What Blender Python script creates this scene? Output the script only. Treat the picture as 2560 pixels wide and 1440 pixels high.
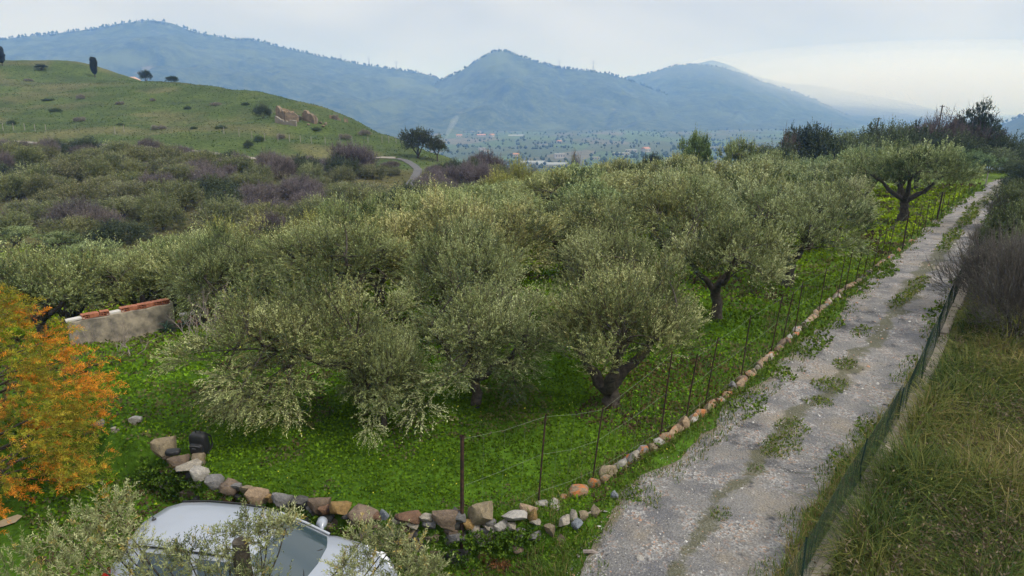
import bpy, math, random
import numpy as np

# ------------------------------------------------------------------ scene, camera, light
scene = bpy.context.scene
for o in list(bpy.data.objects):
    bpy.data.objects.remove(o)
COL = scene.collection
PITCH = math.radians(14.5)
CAM_H = 6.5
FPX = 1730.0
cam_data = bpy.data.cameras.new("camera")
cam = bpy.data.objects.new("camera", cam_data)
COL.objects.link(cam)
cam.location = (0.0, 0.0, CAM_H)
cam.rotation_euler = (math.pi / 2 - PITCH, 0.0, 0.0)
cam_data.sensor_width = 36.0
cam_data.lens = FPX / 2560.0 * 36.0
cam_data.clip_start = 0.1
cam_data.clip_end = 60000.0
scene.camera = cam

SUN_EL, SUN_AZ = 46.0, 118.0          # degrees; azimuth from +Y towards +X
world = bpy.data.worlds.new("World")
scene.world = world
world.use_nodes = True
wn, wl = world.node_tree.nodes, world.node_tree.links
wn.clear()
w_out = wn.new("ShaderNodeOutputWorld")
w_bg = wn.new("ShaderNodeBackground")
w_bg.inputs["Strength"].default_value = 0.1
w_sky = wn.new("ShaderNodeTexSky")
w_sky.sky_type = "NISHITA"
w_sky.sun_disc = False
w_sky.sun_elevation = math.radians(SUN_EL)
w_sky.sun_rotation = math.radians(SUN_AZ)
w_sky.dust_density = 3.0
w_tc = wn.new("ShaderNodeTexCoord")
w_map = wn.new("ShaderNodeMapping")
w_map.inputs["Scale"].default_value = (1.0, 1.0, 3.2)
w_map.inputs["Location"].default_value = (0.35, 0.1, 0.0)
w_n1 = wn.new("ShaderNodeTexNoise")
w_n1.inputs["Scale"].default_value = 2.6
w_n1.inputs["Detail"].default_value = 5.0
w_n1.inputs["Roughness"].default_value = 0.5
w_n1.inputs["Distortion"].default_value = 0.3
w_ramp = wn.new("ShaderNodeValToRGB")      # cloud deck: darker and lighter parts of an overcast sky
w_ramp.color_ramp.elements[0].position = 0.36
w_ramp.color_ramp.elements[0].color = (2.2, 2.3, 2.5, 1)
w_ramp.color_ramp.elements[1].position = 0.60
w_ramp.color_ramp.elements[1].color = (2.9, 2.97, 3.1, 1)
w_mix = wn.new("ShaderNodeMix")
w_mix.data_type = "RGBA"
w_mix.inputs[0].default_value = 0.95       # the deck covers nearly all of the blue
wl.new(w_tc.outputs["Generated"], w_map.inputs["Vector"])
wl.new(w_map.outputs["Vector"], w_n1.inputs["Vector"])
wl.new(w_n1.outputs["Fac"], w_ramp.inputs["Fac"])
wl.new(w_sky.outputs["Color"], w_mix.inputs[6])
# sky painted 3x brighter overhead (CIE ratio) to lift foliage; horizon stays dim
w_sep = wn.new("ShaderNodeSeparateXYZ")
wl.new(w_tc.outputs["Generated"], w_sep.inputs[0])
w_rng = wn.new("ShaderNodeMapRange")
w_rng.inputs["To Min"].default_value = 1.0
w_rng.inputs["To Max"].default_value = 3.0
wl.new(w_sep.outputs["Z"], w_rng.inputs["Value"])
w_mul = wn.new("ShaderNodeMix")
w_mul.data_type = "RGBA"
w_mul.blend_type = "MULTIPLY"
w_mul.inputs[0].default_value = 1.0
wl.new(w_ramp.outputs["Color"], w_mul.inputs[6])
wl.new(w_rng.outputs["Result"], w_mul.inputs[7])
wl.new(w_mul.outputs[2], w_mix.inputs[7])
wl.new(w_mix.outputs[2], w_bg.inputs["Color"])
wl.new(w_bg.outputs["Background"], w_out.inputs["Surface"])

sun_data = bpy.data.lights.new("sun", "SUN")
sun_data.energy = 1.5
sun_data.angle = math.radians(11.0)
sun_data.color = (1.0, 0.96, 0.9)
sun = bpy.data.objects.new("sun", sun_data)
COL.objects.link(sun)
_a, _e = math.radians(SUN_AZ), math.radians(SUN_EL)
from mathutils import Vector
_sd = Vector((math.sin(_a) * math.cos(_e), math.cos(_a) * math.cos(_e), math.sin(_e)))
sun.rotation_euler = _sd.to_track_quat("Z", "Y").to_euler()

vs = scene.view_settings
vs.view_transform = "Standard"
vs.look = "None"
vs.gamma = 1.0
vs.exposure = 1.02
vs.use_curve_mapping = False
scene.cycles.max_bounces = 5
scene.cycles.diffuse_bounces = 2
scene.cycles.glossy_bounces = 2
scene.cycles.transmission_bounces = 3
scene.cycles.transparent_max_bounces = 6
scene.cycles.volume_bounces = 2
scene.cycles.use_denoising = True

# ------------------------------------------------------------------ helpers
rng = np.random.default_rng(7)
random.seed(7)


def _hash(ix, iy, seed):
    h = (ix.astype(np.int64) * 374761393 + iy.astype(np.int64) * 668265263 + seed * 1442695041) & 0xFFFFFFFF
    h = ((h ^ (h >> 13)) * 1274126177) & 0xFFFFFFFF
    h = (h ^ (h >> 16)) & 0xFFFFFF
    return h / float(0xFFFFFF)


def vnoise(x, y, seed=0):
    x = np.asarray(x, float); y = np.asarray(y, float)
    ix, iy = np.floor(x), np.floor(y)
    fx, fy = x - ix, y - iy
    fx = fx * fx * (3 - 2 * fx); fy = fy * fy * (3 - 2 * fy)
    a = _hash(ix, iy, seed); b = _hash(ix + 1, iy, seed)
    c = _hash(ix, iy + 1, seed); d = _hash(ix + 1, iy + 1, seed)
    return (a + (b - a) * fx) * (1 - fy) + (c + (d - c) * fx) * fy


def fbm(x, y, octaves=4, seed=0):
    s, amp, tot = 0.0, 1.0, 0.0
    for k in range(octaves):
        s = s + amp * vnoise(np.asarray(x) * 2 ** k + 17.3 * k, np.asarray(y) * 2 ** k - 9.1 * k, seed + k)
        tot += amp; amp *= 0.5
    return s / tot


def sstep(a, b, x):
    t = np.clip((np.asarray(x, float) - a) / (b - a), 0, 1)
    return t * t * (3 - 2 * t)


def ray(px, py):
    u, w = (px - 1280.0) / FPX, (720.0 - py) / FPX
    c, s = math.cos(PITCH), math.sin(PITCH)
    return np.array([u, c + w * s, -s + w * c])


def at(px, py, Y):
    """the point seen at a photograph pixel, Y metres in front of the camera"""
    d = ray(px, py)
    return np.array([0, 0, CAM_H]) + d * (Y / d[1])


def onz(px, py, z=0.0):
    d = ray(px, py)
    return np.array([0, 0, CAM_H]) + d * ((z - CAM_H) / d[2])


# ------------------------------------------------------------------ terrain height
CTRL = []
def cp(x, y, z): CTRL.append((x, y, z))
def cpp(px, py, Y, dz=0.0):
    p = at(px, py, Y); CTRL.append((p[0], p[1], p[2] + dz))

for y in (-30, -8, 0, 8, 16):
    for x in (-40, -14, -6, 0, 6, 14, 40):
        cp(x, y, 0.0 if abs(x) < 30 else (-1.5 if x < 0 else 0.8))
for (x, y, z) in [(0, 22, 0), (6, 24, 0), (10, 26, 0), (14, 30, 0), (20, 36, 0), (30, 50, -.1), (38, 62, -.35), (48, 76, -.9),
                  (14, 20, .3), (22, 24, .6), (30, 34, .8), (45, 55, .5), (60, 70, .2), (60, 40, 2), (80, 90, -1), (60, 100, -2),
                  (-8, 20, -.15), (-12, 19, -.3), (-16, 22, -1.2), (-9, 26, -1.2), (0, 32, -.7), (8, 40, -.6), (18, 52, -.7), (28, 66, -1.1),
                  (-4, 42, -2.2), (0, 58, -2.4), (10, 68, -2.0), (20, 78, -2.0), (36, 84, -1.6), (30, 95, -3.5), (0, 72, -4.0),
                  (-13, 34, -3.0), (-22, 30, -3.2), (-34, 34, -4.0), (-10, 50, -3.6), (-18, 46, -4.6),
                  (50, 100, -3), (70, 130, -8), (40, 120, -9), (15, 115, -11), (10, 160, -32), (60, 180, -30), (120, 140, -12),
                  (0, 230, -50), (80, 260, -50), (180, 240, -35), (-20, 300, -60), (120, 360, -64), (-120, 420, -62), (0, 420, -66), (250, 400, -60)]:
    cp(x, y, z)
# gully with the scrub, the lane and the grassy hill on the left
for a in [(0, 640, 55), (0, 560, 68), (250, 610, 58), (450, 585, 62), (120, 480, 84), (420, 470, 86), (700, 500, 82),
          (0, 372, 112), (220, 372, 112), (400, 380, 112), (560, 394, 113), (680, 404, 114), (850, 405, 118), (960, 400, 120),
          (1040, 412, 116), (1000, 498, 94), (850, 520, 78), (940, 470, 96), (1120, 440, 104), (1200, 455, 92), (1110, 392, 132),
          (300, 345, 124), (600, 355, 126), (800, 362, 130), (0, 342, 124), (960, 372, 134),
          (0, 168, 235), (120, 178, 238), (240, 191, 240), (430, 209, 236), (560, 226, 224), (640, 240, 214), (720, 252, 200), (800, 268, 184), (900, 312, 166), (1000, 352, 148),
          (200, 260, 175), (400, 270, 172), (600, 290, 158), (740, 292, 152), (870, 335, 146), (0, 250, 180)]:
    cpp(*a)
for a in [(0, 240, 300), (240, 260, 300), (430, 290, 290), (640, 330, 280), (800, 360, 250), (900, 380, 220), (1000, 400, 190), (1060, 412, 180)]:
    cpp(*a)
cp(-260, 150, 18); cp(-260, 60, 2); cp(-120, 20, -4); cp(-150, 250, 22); cp(-300, 300, 5); cp(-90, -30, -3); cp(250, 60, 6); cp(250, -20, 8); cp(100, 0, 3)
CT = np.array(CTRL)


def _tps(a, b):
    d2 = (a[:, None, 0] - b[None, :, 0]) ** 2 + (a[:, None, 1] - b[None, :, 1]) ** 2
    return 0.5 * d2 * np.log(d2 + 1e-6)


_n = len(CT)
_S = 0.01
_xy = CT[:, :2] * _S
_K = _tps(_xy, _xy) + np.eye(_n) * 2e-5
_P = np.c_[np.ones(_n), _xy]
_A = np.zeros((_n + 3, _n + 3)); _A[:_n, :_n] = _K; _A[:_n, _n:] = _P; _A[_n:, :_n] = _P.T
_w = np.linalg.solve(_A, np.r_[CT[:, 2], 0, 0, 0])

# the dry-stone wall that holds the grove above the yard: a line of points, left to right
WALL_PX = [(385, 1128), (425, 1150), (480, 1172), (540, 1208), (640, 1236), (760, 1262), (880, 1288), (1020, 1302), (1150, 1308), (1235, 1300)]
WALL = np.array([onz(px, py, 0.0)[:2] for px, py in WALL_PX])
_wx0, _wx1 = WALL[0, 0], WALL[-1, 0]


def yard_mask(x, y):
    yl = np.interp(x, WALL[:, 0], WALL[:, 1], left=WALL[0, 1] + 0.2, right=WALL[-1, 1] - 0.1)
    m = 1 - sstep(-0.12, 0.12, y - yl)
    m = m * (1 - sstep(_wx1 - 0.4, _wx1 + 2.2, x))
    left = sstep(_wx0 - 4.0, _wx0 - 0.2, x)
    soft = 1 - sstep(-2.2, 0.6, y - yl)
    return np.where(x < _wx0, soft * (1 - left) + m * left, m)


def ground_z(x, y):
    x = np.atleast_1d(np.asarray(x, float)); y = np.atleast_1d(np.asarray(y, float))
    sh = x.shape
    x = x.ravel(); y = y.ravel()
    z = np.empty_like(x)
    r = np.hypot(x, y)
    near = r < 520
    if near.any():
        q = np.c_[x[near], y[near]] * _S
        out = np.empty(len(q))
        for i in range(0, len(q), 20000):
            out[i:i + 20000] = _tps(q[i:i + 20000], _xy) @ _w[:_n] + _w[_n] + q[i:i + 20000] @ _w[_n + 1:]
        z[near] = np.clip(out, -75, 60)
    z[~near] = 0
    valley = -68 + 7 * fbm(x / 260, y / 260, 3, 5) + 5 * sstep(1200, 2200, r) + 60 * sstep(-500, -1500, x) * sstep(2600, 900, r)
    z = z + (valley - z) * sstep(300, 500, r)
    d = np.hypot(x, y)
    bump = (fbm(x / 3.0, y / 3.0, 3, 11) - 0.5) * 0.35 * sstep(8, 40, d) + (fbm(x / 0.9, y / 0.9, 2, 12) - 0.5) * 0.12
    bump = bump + (fbm(x / 14, y / 14, 3, 13) - 0.5) * 2.0 * sstep(80, 150, d)
    if 'ROAD' in globals():                                  # the track is worn smooth
        nr_ = d < 130
        if nr_.any():
            bump[nr_] *= sstep(1.3, 2.6, np.abs(road_dist(x[nr_], y[nr_])[0]))
    z = z + bump - 0.72 * yard_mask(x, y)
    return z.reshape(sh)


def gz(x, y):
    return float(ground_z(x, y)[0])


_T = np.concatenate([np.linspace(4, 60, 260), np.linspace(60.3, 460, 500), np.geomspace(462, 5000, 200)])


def gp(px, py):
    """where the line of sight of a photograph pixel meets the ground"""
    d = ray(px, py)
    P = np.array([0, 0, CAM_H]) + d[None, :] * (_T / d[1])[:, None]
    g = ground_z(P[:, 0], P[:, 1])
    below = np.nonzero(P[:, 2] <= g)[0]
    if not len(below):
        return P[-1]
    i = max(1, below[0])
    a = P[i - 1, 2] - g[i - 1]; b = P[i, 2] - g[i]
    t = a / (a - b + 1e-9)
    q = P[i - 1] + (P[i] - P[i - 1]) * t
    q[2] = gz(q[0], q[1])
    return q


# ------------------------------------------------------------------ mesh and object helpers
def mesh_np(name, verts, quads=None, tris=None, mats=(), cols=None, mat_idx=None, smooth=False, attrs=None):
    me = bpy.data.meshes.new(name)
    verts = np.asarray(verts, np.float32)
    me.vertices.add(len(verts))
    me.vertices.foreach_set("co", verts.ravel())
    parts, starts, off = [], [], 0
    for f, k in ((quads, 4), (tris, 3)):
        if f is not None and len(f):
            f = np.asarray(f, np.int32)
            parts.append(f.ravel())
            starts.append(off + np.arange(len(f), dtype=np.int32) * k)
            off += len(f) * k
    loops = np.concatenate(parts); starts = np.concatenate(starts)
    me.loops.add(len(loops)); me.loops.foreach_set("vertex_index", loops)
    me.polygons.add(len(starts)); me.polygons.foreach_set("loop_start", starts)
    if mat_idx is not None:
        me.polygons.foreach_set("material_index", np.asarray(mat_idx, np.int32))
    me.update(calc_edges=True)
    me.polygons.foreach_set("use_smooth", np.full(len(starts), bool(smooth)))
    if cols is not None:
        ca = me.color_attributes.new("Col", "FLOAT_COLOR", "POINT")
        c = np.ones((len(verts), 4), np.float32); c[:, :3] = cols
        ca.data.foreach_set("color", c.ravel())
    for k, v in (attrs or {}).items():
        ca = me.color_attributes.new(k, "FLOAT_COLOR", "POINT")
        c = np.ones((len(verts), 4), np.float32); c[:, :3] = v
        ca.data.foreach_set("color", c.ravel())
    for m in mats:
        me.materials.append(m)
    return me


def tag(o, label=None, cat=None, group=None, kind=None):
    if label: o["label"] = label
    if cat: o["category"] = cat
    if group: o["group"] = group
    if kind: o["kind"] = kind
    return o


def link(name, me, parent=None, loc=None):
    o = bpy.data.objects.new(name, me)
    COL.objects.link(o)
    if parent is not None: o.parent = parent
    if loc is not None: o.location = loc
    return o


def empty(name, loc, rz=0.0, scale=1.0):
    o = bpy.data.objects.new(name, None)
    COL.objects.link(o)
    o.location = loc; o.rotation_euler = (0, 0, rz)
    o.scale = (scale,) * 3 if not hasattr(scale, "__len__") else scale
    o.empty_display_size = 0.2
    return o


class MB:
    """collects verts and faces"""
    def __init__(s): s.v = []; s.f = []
    def add(s, v, f):
        o = len(s.v); s.v += [tuple(p) for p in v]; s.f += [tuple(i + o for i in q) for q in f]; return s
    def box(s, c, d, rz=0.0):
        cx, cy, cz = c; hx, hy, hz = d[0] / 2, d[1] / 2, d[2] / 2
        ca, sa = math.cos(rz), math.sin(rz)
        v = []
        for z in (-hz, hz):
            for x, y in ((-hx, -hy), (hx, -hy), (hx, hy), (-hx, hy)):
                v.append((cx + x * ca - y * sa, cy + x * sa + y * ca, cz + z))
        return s.add(v, [(3, 2, 1, 0), (4, 5, 6, 7), (0, 1, 5, 4), (1, 2, 6, 5), (2, 3, 7, 6), (3, 0, 4, 7)])
    def tube(s, pts, rad, n=6):
        V, F = tube_np(pts, rad, n); return s.add(V.tolist(), F.tolist())
    def mesh(s, name, mat, smooth=False):
        me = bpy.data.meshes.new(name); me.from_pydata(s.v, [], s.f); me.update()
        if mat is not None: me.materials.append(mat)
        if smooth: me.polygons.foreach_set("use_smooth", np.ones(len(me.polygons), bool))
        return me
    def build(s, name, mat, parent=None, loc=None, smooth=False):
        return link(name, s.mesh(name, mat, smooth), parent, loc)


def tube_np(pts, rad, n=6):
    pts = np.asarray(pts, float); k = len(pts)
    rad = np.full(k, rad, float) if np.isscalar(rad) else np.asarray(rad, float)
    t = np.gradient(pts, axis=0); t /= np.linalg.norm(t, axis=1)[:, None] + 1e-9
    ref = np.array([0, 0, 1.0]) if abs(t[0, 2]) < 0.8 else np.array([1.0, 0, 0])
    a = np.cross(t, ref); a /= np.linalg.norm(a, axis=1)[:, None] + 1e-9
    b = np.cross(t, a)
    th = np.arange(n) * 2 * math.pi / n
    V = pts[:, None, :] + rad[:, None, None] * (np.cos(th)[None, :, None] * a[:, None, :] + np.sin(th)[None, :, None] * b[:, None, :])
    V = V.reshape(-1, 3)
    i = np.arange(k - 1)[:, None] * n; j = np.arange(n)[None, :]; j2 = (j + 1) % n
    F = np.stack([i + j, i + j2, i + n + j2, i + n + j], -1).reshape(-1, 4)
    return V, F


# ------------------------------------------------------------------ materials
MATS = {}
def node_mat(name):
    m = bpy.data.materials.new(name); m.use_nodes = True
    nt = m.node_tree; nt.nodes.clear()
    out = nt.nodes.new("ShaderNodeOutputMaterial")
    MATS[name] = m
    return m, nt, nt.nodes, nt.links, out


def N(nt, kind, **kw):
    n = nt.nodes.new(kind)
    for k, v in kw.items():
        if k.startswith("_"): setattr(n, k[1:], v)
        else: n.inputs[k.replace("_", " ")].default_value = v
    return n


def mixrgb(nt, a, b, fac, mode="MIX"):
    m = nt.nodes.new("ShaderNodeMix"); m.data_type = "RGBA"; m.blend_type = mode
    for sock, val in ((6, a), (7, b), (0, fac)):
        if hasattr(val, "is_linked") or isinstance(val, bpy.types.NodeSocket): nt.links.new(val, m.inputs[sock])
        elif sock == 0: m.inputs[0].default_value = val
        else: m.inputs[sock].default_value = (*val, 1.0) if len(val) == 3 else val
    return m.outputs[2]


def noise(nt, scale, detail=4.0, rough=0.55, vec=None, dist=0.0):
    n = N(nt, "ShaderNodeTexNoise", Scale=scale, Detail=detail, Roughness=rough, Distortion=dist)
    if vec is not None: nt.links.new(vec, n.inputs["Vector"])
    return n.outputs["Fac"]


def ramp(nt, fac, p0, p1, c0=(0, 0, 0), c1=(1, 1, 1)):
    r = nt.nodes.new("ShaderNodeValToRGB")
    r.color_ramp.elements[0].position = p0; r.color_ramp.elements[1].position = p1
    r.color_ramp.elements[0].color = (*c0, 1); r.color_ramp.elements[1].color = (*c1, 1)
    nt.links.new(fac, r.inputs["Fac"])
    return r.outputs["Color"]


def leaf_mat(name, gloss=0.08, transl=0.25, rough=0.45):
    """two-sided leaf: colour from the leaf's own tint and the plant's own hue"""
    m, nt, nd, lk, out = node_mat(name)
    at_ = N(nt, "ShaderNodeAttribute", _attribute_name="Col")
    oi = nd.new("ShaderNodeObjectInfo")
    c = mixrgb(nt, at_.outputs["Color"], oi.outputs["Color"], 1.0, "MULTIPLY")
    d = nd.new("ShaderNodeBsdfDiffuse"); t = nd.new("ShaderNodeBsdfTranslucent")
    g = N(nt, "ShaderNodeBsdfGlossy", Roughness=rough); g.inputs["Color"].default_value = (0.8, 0.85, 0.9, 1)
    lk.new(c, d.inputs["Color"]); lk.new(c, t.inputs["Color"])
    m1 = nd.new("ShaderNodeMixShader"); m1.inputs[0].default_value = transl
    lk.new(d.outputs[0], m1.inputs[1]); lk.new(t.outputs[0], m1.inputs[2])
    m2 = nd.new("ShaderNodeMixShader"); m2.inputs[0].default_value = gloss
    lk.new(m1.outputs[0], m2.inputs[1]); lk.new(g.outputs[0], m2.inputs[2])
    lk.new(m2.outputs[0], out.inputs["Surface"])
    return m


def solid_mat(name, color, rough=0.8, var=0.25, scale=8.0, color2=None, metal=0.0, bump=0.0, coat=0.0, spec=0.3):
    m, nt, nd, lk, out = node_mat(name)
    p = N(nt, "ShaderNodeBsdfPrincipled", Roughness=rough, Metallic=metal)
    p.inputs["Specular IOR Level"].default_value = spec
    p.inputs["Coat Weight"].default_value = coat
    tc = nd.new("ShaderNodeTexCoord")
    f = noise(nt, scale, 5.0, 0.6, tc.outputs["Object"])
    c2 = color2 or tuple(c * (1 - var) for c in color)
    c = mixrgb(nt, c2, color, ramp(nt, f, 0.35, 0.65))
    lk.new(c, p.inputs["Base Color"])
    if bump:
        b = N(nt, "ShaderNodeBump", Strength=bump, Distance=0.02)
        lk.new(noise(nt, scale * 3, 6.0, 0.65, tc.outputs["Object"]), b.inputs["Height"])
        lk.new(b.outputs["Normal"], p.inputs["Normal"])
    lk.new(p.outputs[0], out.inputs["Surface"])
    return m

# ------------------------------------------------------------------ ground sheet
ROAD_PX = [(1440, 1400, 1900), (1440, 1440, 1930), (1300, 1545, 2010), (1200, 1645, 2075), (1100, 1765, 2150), (1000, 1895, 2225), (900, 2008, 2290),
           (800, 2110, 2350), (700, 2212, 2408), (620, 2292, 2442), (550, 2368, 2472), (500, 2432, 2502), (465, 2480, 2530), (440, 2500, 2548), (425, 2500, 2556)]
_rl = np.array([onz(a, y, 0.0)[:2] for y, a, b in ROAD_PX[1:]])
_rr = np.array([onz(b, y, 0.0)[:2] for y, a, b in ROAD_PX[1:]])
ROAD_C = (_rl + _rr) / 2
_d0 = ROAD_C[0] - ROAD_C[1]; _d0 /= np.linalg.norm(_d0)
ROAD_C = np.vstack([ROAD_C[0] + _d0 * 16, ROAD_C[0] + _d0 * 8, ROAD_C[0] + _d0 * 3, ROAD_C])
ROAD_C = np.vstack([ROAD_C[:-1], [[ROAD_C[-2, 0] + 6.5, ROAD_C[-2, 1] + 5.5], [ROAD_C[-2, 0] + 16, ROAD_C[-2, 1] + 7.0]]])


def smooth_line(P, step=0.5):
    P = np.asarray(P, float)
    for _ in range(3):
        Q = [P[0]]
        for a, b in zip(P[:-1], P[1:]):
            Q += [a * 0.75 + b * 0.25, a * 0.25 + b * 0.75]
        P = np.array(Q + [P[-1]])
    s = np.r_[0, np.cumsum(np.linalg.norm(np.diff(P, axis=0), axis=1))]
    t = np.arange(0, s[-1], step)
    return np.stack([np.interp(t, s, P[:, k]) for k in range(P.shape[1])], 1)


ROAD = smooth_line(ROAD_C, 0.25)


def road_dist(x, y):
    """signed distance from the track's centre line (right is positive) and the index along it"""
    P = np.stack([np.ravel(x), np.ravel(y)], 1)
    R = ROAD[::4]
    best = np.full(len(P), 1e9); idx = np.zeros(len(P), int)
    for i in range(0, len(P), 20000):
        d = ((P[i:i + 20000, None, :] - R[None]) ** 2).sum(-1)
        idx[i:i + 20000] = d.argmin(1); best[i:i + 20000] = np.sqrt(d.min(1))
    T = np.gradient(R, axis=0); T /= np.linalg.norm(T, axis=1)[:, None]
    v = P - R[idx]
    sgn = np.sign(v[:, 0] * T[idx, 1] - v[:, 1] * T[idx, 0])
    return best * np.where(sgn == 0, 1, sgn), idx * 4


FENCE_PX = [(1345, 1255), (1480, 1200), (1648, 1105), (1760, 1020), (1850, 955), (1950, 868), (2045, 785), (2130, 722), (2255, 622), (2330, 562), (2400, 502), (2450, 462)]
FENCE = smooth_line(np.array([onz(a, b, 0.0)[:2] for a, b in FENCE_PX]), 0.25)
KERB_PX = [(2025, 1440), (2100, 1300), (2157, 1215), (2215, 1105), (2268, 1000), (2316, 900), (2362, 800), (2412, 700), (2448, 620)]
_k = np.array([onz(a, b, 0.0)[:2] for a, b in KERB_PX])
_kd = _k[0] - _k[1]; _kd /= np.linalg.norm(_kd)
KERB = smooth_line(np.vstack([_k[0] + _kd * 6, _k]), 0.25)
_far = ROAD[ROAD[:, 1] > KERB[-1, 1] + 1.0]
_kfar = np.c_[_far[:, 0] + 2.0, _far[:, 1] - 1.0]
_kall = np.vstack([KERB, _kfar[_kfar[:, 1] > KERB[-1, 1]]])


def kerb_x(y):
    return np.interp(y, _kall[:, 1], _kall[:, 0])


def fence_side(x, y):
    """positive to the left of the post-and-wire fence (inside the grove)"""
    return np.interp(y, FENCE[:, 1], FENCE[:, 0]) - x


def zones(x, y):
    x = np.asarray(x, float); y = np.asarray(y, float)
    n = (fbm(x / 6, y / 6, 3, 31) - 0.5)
    valley = sstep(260, 380, y)
    hill = sstep(103, 112, y + n * 8) * (1 - sstep(-14, 2, x + n * 10)) * (1 - valley)
    edge = np.interp(y, [0, 20, 30, 45, 60, 75], [-40, -38, -30, -16, -5, 6])
    lawn = sstep(-4, 3, x - edge + n * 10) * (1 - sstep(68, 84, y - 0.3 * (x - 20) + n * 10))
    lawn = np.maximum(lawn, (1 - sstep(-24, -19, x + n * 8)) * sstep(40, 45, y + n * 8) * (1 - sstep(53, 57, y + n * 8)))
    kx = kerb_x(y)
    bank = sstep(-0.1, 0.7, x - kx) * (1 - valley)
    return valley, hill, lawn * (1 - bank), bank


az_f = np.radians(np.arange(-48, 48.01, 0.25))
az_b = np.radians(np.arange(52, 308.1, 4.0))
AZ = np.r_[az_f, az_b]
RR = [2.0]
while RR[-1] < 9600: RR.append(RR[-1] * (1.019 if RR[-1] < 500 else 1.045))
RR = np.array(RR)
gx = (RR[:, None] * np.sin(AZ)[None]).ravel(); gy = (RR[:, None] * np.cos(AZ)[None]).ravel()
gzv = ground_z(gx, gy)
_near = np.hypot(gx, gy) < 130
_rd = np.full(len(gx), 99.0); _rd[_near] = road_dist(gx[_near], gy[_near])[0]
gzv = gzv - 0.10 * (1 - sstep(1.0, 1.35, np.abs(_rd)))     # the bed the track lies in
V = np.c_[gx, gy, gzv]
na, nr = len(AZ), len(RR)
i = (np.arange(nr - 1)[:, None] * na); j = np.arange(na)[None]; j2 = (j + 1) % na
Q = np.stack([i + j, i + na + j, i + na + j2, i + j2], -1).reshape(-1, 4)
V = np.vstack([V, [[0, 0, gz(0.0, 0.01)]]])
Tc = np.stack([np.arange(na), (np.arange(na) + 1) % na, np.full(na, len(V) - 1)], 1)
val, hil, law, ban = zones(V[:, 0], V[:, 1])


def ground_color(x, y):
    v, h, l, b = zones(x, y)
    c = np.empty((len(x), 3)); c[:] = (0.075, 0.075, 0.035)
    def mx(c, col, m): return c + (np.asarray(col) - c) * m[:, None]
    n1 = fbm(x / 2.5, y / 2.5, 3, 40); n2 = fbm(x / 11, y / 11, 4, 41)
    c = mx(c, (0.10, 0.10, 0.045), sstep(0.45, 0.7, n2))
    lawn = np.array([0.055, 0.12, 0.010])[None] * (0.75 + 0.5 * n1[:, None])
    lawn = lawn + (np.array([0.10, 0.15, 0.02]) - lawn) * (sstep(20, 60, y) * 0.7)[:, None]
    c = c + (lawn - c) * l[:, None]
    c = mx(c, (0.085, 0.095, 0.03), b)
    # hill: green turf, straw patches, brown thicket along its foot
    th = fbm(x / 16, y / 9, 4, 42); tg = fbm(x / 5, y / 5, 3, 43)
    hc = np.empty((len(x), 3)); hc[:] = (0.056, 0.084, 0.026)
    hc = mx(hc, (0.105, 0.105, 0.052), sstep(0.5, 0.66, th) * 0.8)
    hc = mx(hc, (0.055, 0.075, 0.03), sstep(0.55, 0.75, tg) * 0.7)
    c = c + (hc - c) * h[:, None]
    return c


gc = ground_color(V[:, 0], V[:, 1])

m, nt, nd, lk, out = node_mat("ground_turf")
geo = nd.new("ShaderNodeNewGeometry"); pos = geo.outputs["Position"]
cA = N(nt, "ShaderNodeAttribute", _attribute_name="Col").outputs["Color"]
zA = N(nt, "ShaderNodeAttribute", _attribute_name="Zone")
sep = nd.new("ShaderNodeSeparateColor"); lk.new(zA.outputs["Color"], sep.inputs[0])
f1 = noise(nt, 1.7, 6.0, 0.65, pos); f2 = noise(nt, 9.0, 5.0, 0.7, pos); f3 = noise(nt, 0.11, 5.0, 0.6, pos)
c = mixrgb(nt, cA, mixrgb(nt, (0.5, 0.55, 0.5), (1.45, 1.35, 1.3), ramp(nt, f1, 0.3, 0.7)), 1.0, "MULTIPLY")
c = mixrgb(nt, c, mixrgb(nt, (0.6, 0.6, 0.6), (1.35, 1.35, 1.35), ramp(nt, f2, 0.3, 0.72)), 1.0, "MULTIPLY")
c = mixrgb(nt, c, mixrgb(nt, (0.75, 0.8, 0.8), (1.25, 1.2, 1.15), ramp(nt, f3, 0.35, 0.65)), 1.0, "MULTIPLY")
# valley: patchwork of fields
mp = N(nt, "ShaderNodeMapping"); mp.inputs["Scale"].default_value = (0.011, 0.0055, 0.0); mp.inputs["Rotation"].default_value = (0, 0, 0.4)
lk.new(pos, mp.inputs["Vector"])
vo = N(nt, "ShaderNodeTexVoronoi", Scale=1.0, Randomness=0.85); lk.new(mp.outputs[0], vo.inputs["Vector"])
s2 = nd.new("ShaderNodeSeparateColor"); lk.new(vo.outputs["Color"], s2.inputs[0])
cr = nd.new("ShaderNodeValToRGB"); cr.color_ramp.interpolation = "CONSTANT"
cols = [(0.0, (0.07, 0.085, 0.035)), (0.2, (0.075, 0.115, 0.04)), (0.42, (0.09, 0.09, 0.05)), (0.55, (0.065, 0.10, 0.035)), (0.72, (0.12, 0.11, 0.07)), (0.82, (0.06, 0.08, 0.035))]
while len(cr.color_ramp.elements) < len(cols): cr.color_ramp.elements.new(0.5)
for e, (p, q) in zip(cr.color_ramp.elements, cols): e.position = p; e.color = (*q, 1)
lk.new(s2.outputs[0], cr.inputs["Fac"])
fv = noise(nt, 0.05, 6.0, 0.7, pos)
vcol = mixrgb(nt, cr.outputs["Color"], (0.04, 0.055, 0.025), ramp(nt, fv, 0.52, 0.6))
c = mixrgb(nt, c, vcol, sep.outputs[0])
p = N(nt, "ShaderNodeBsdfPrincipled", Roughness=0.95); p.inputs["Specular IOR Level"].default_value = 0.1
lk.new(c, p.inputs["Base Color"])
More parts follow.
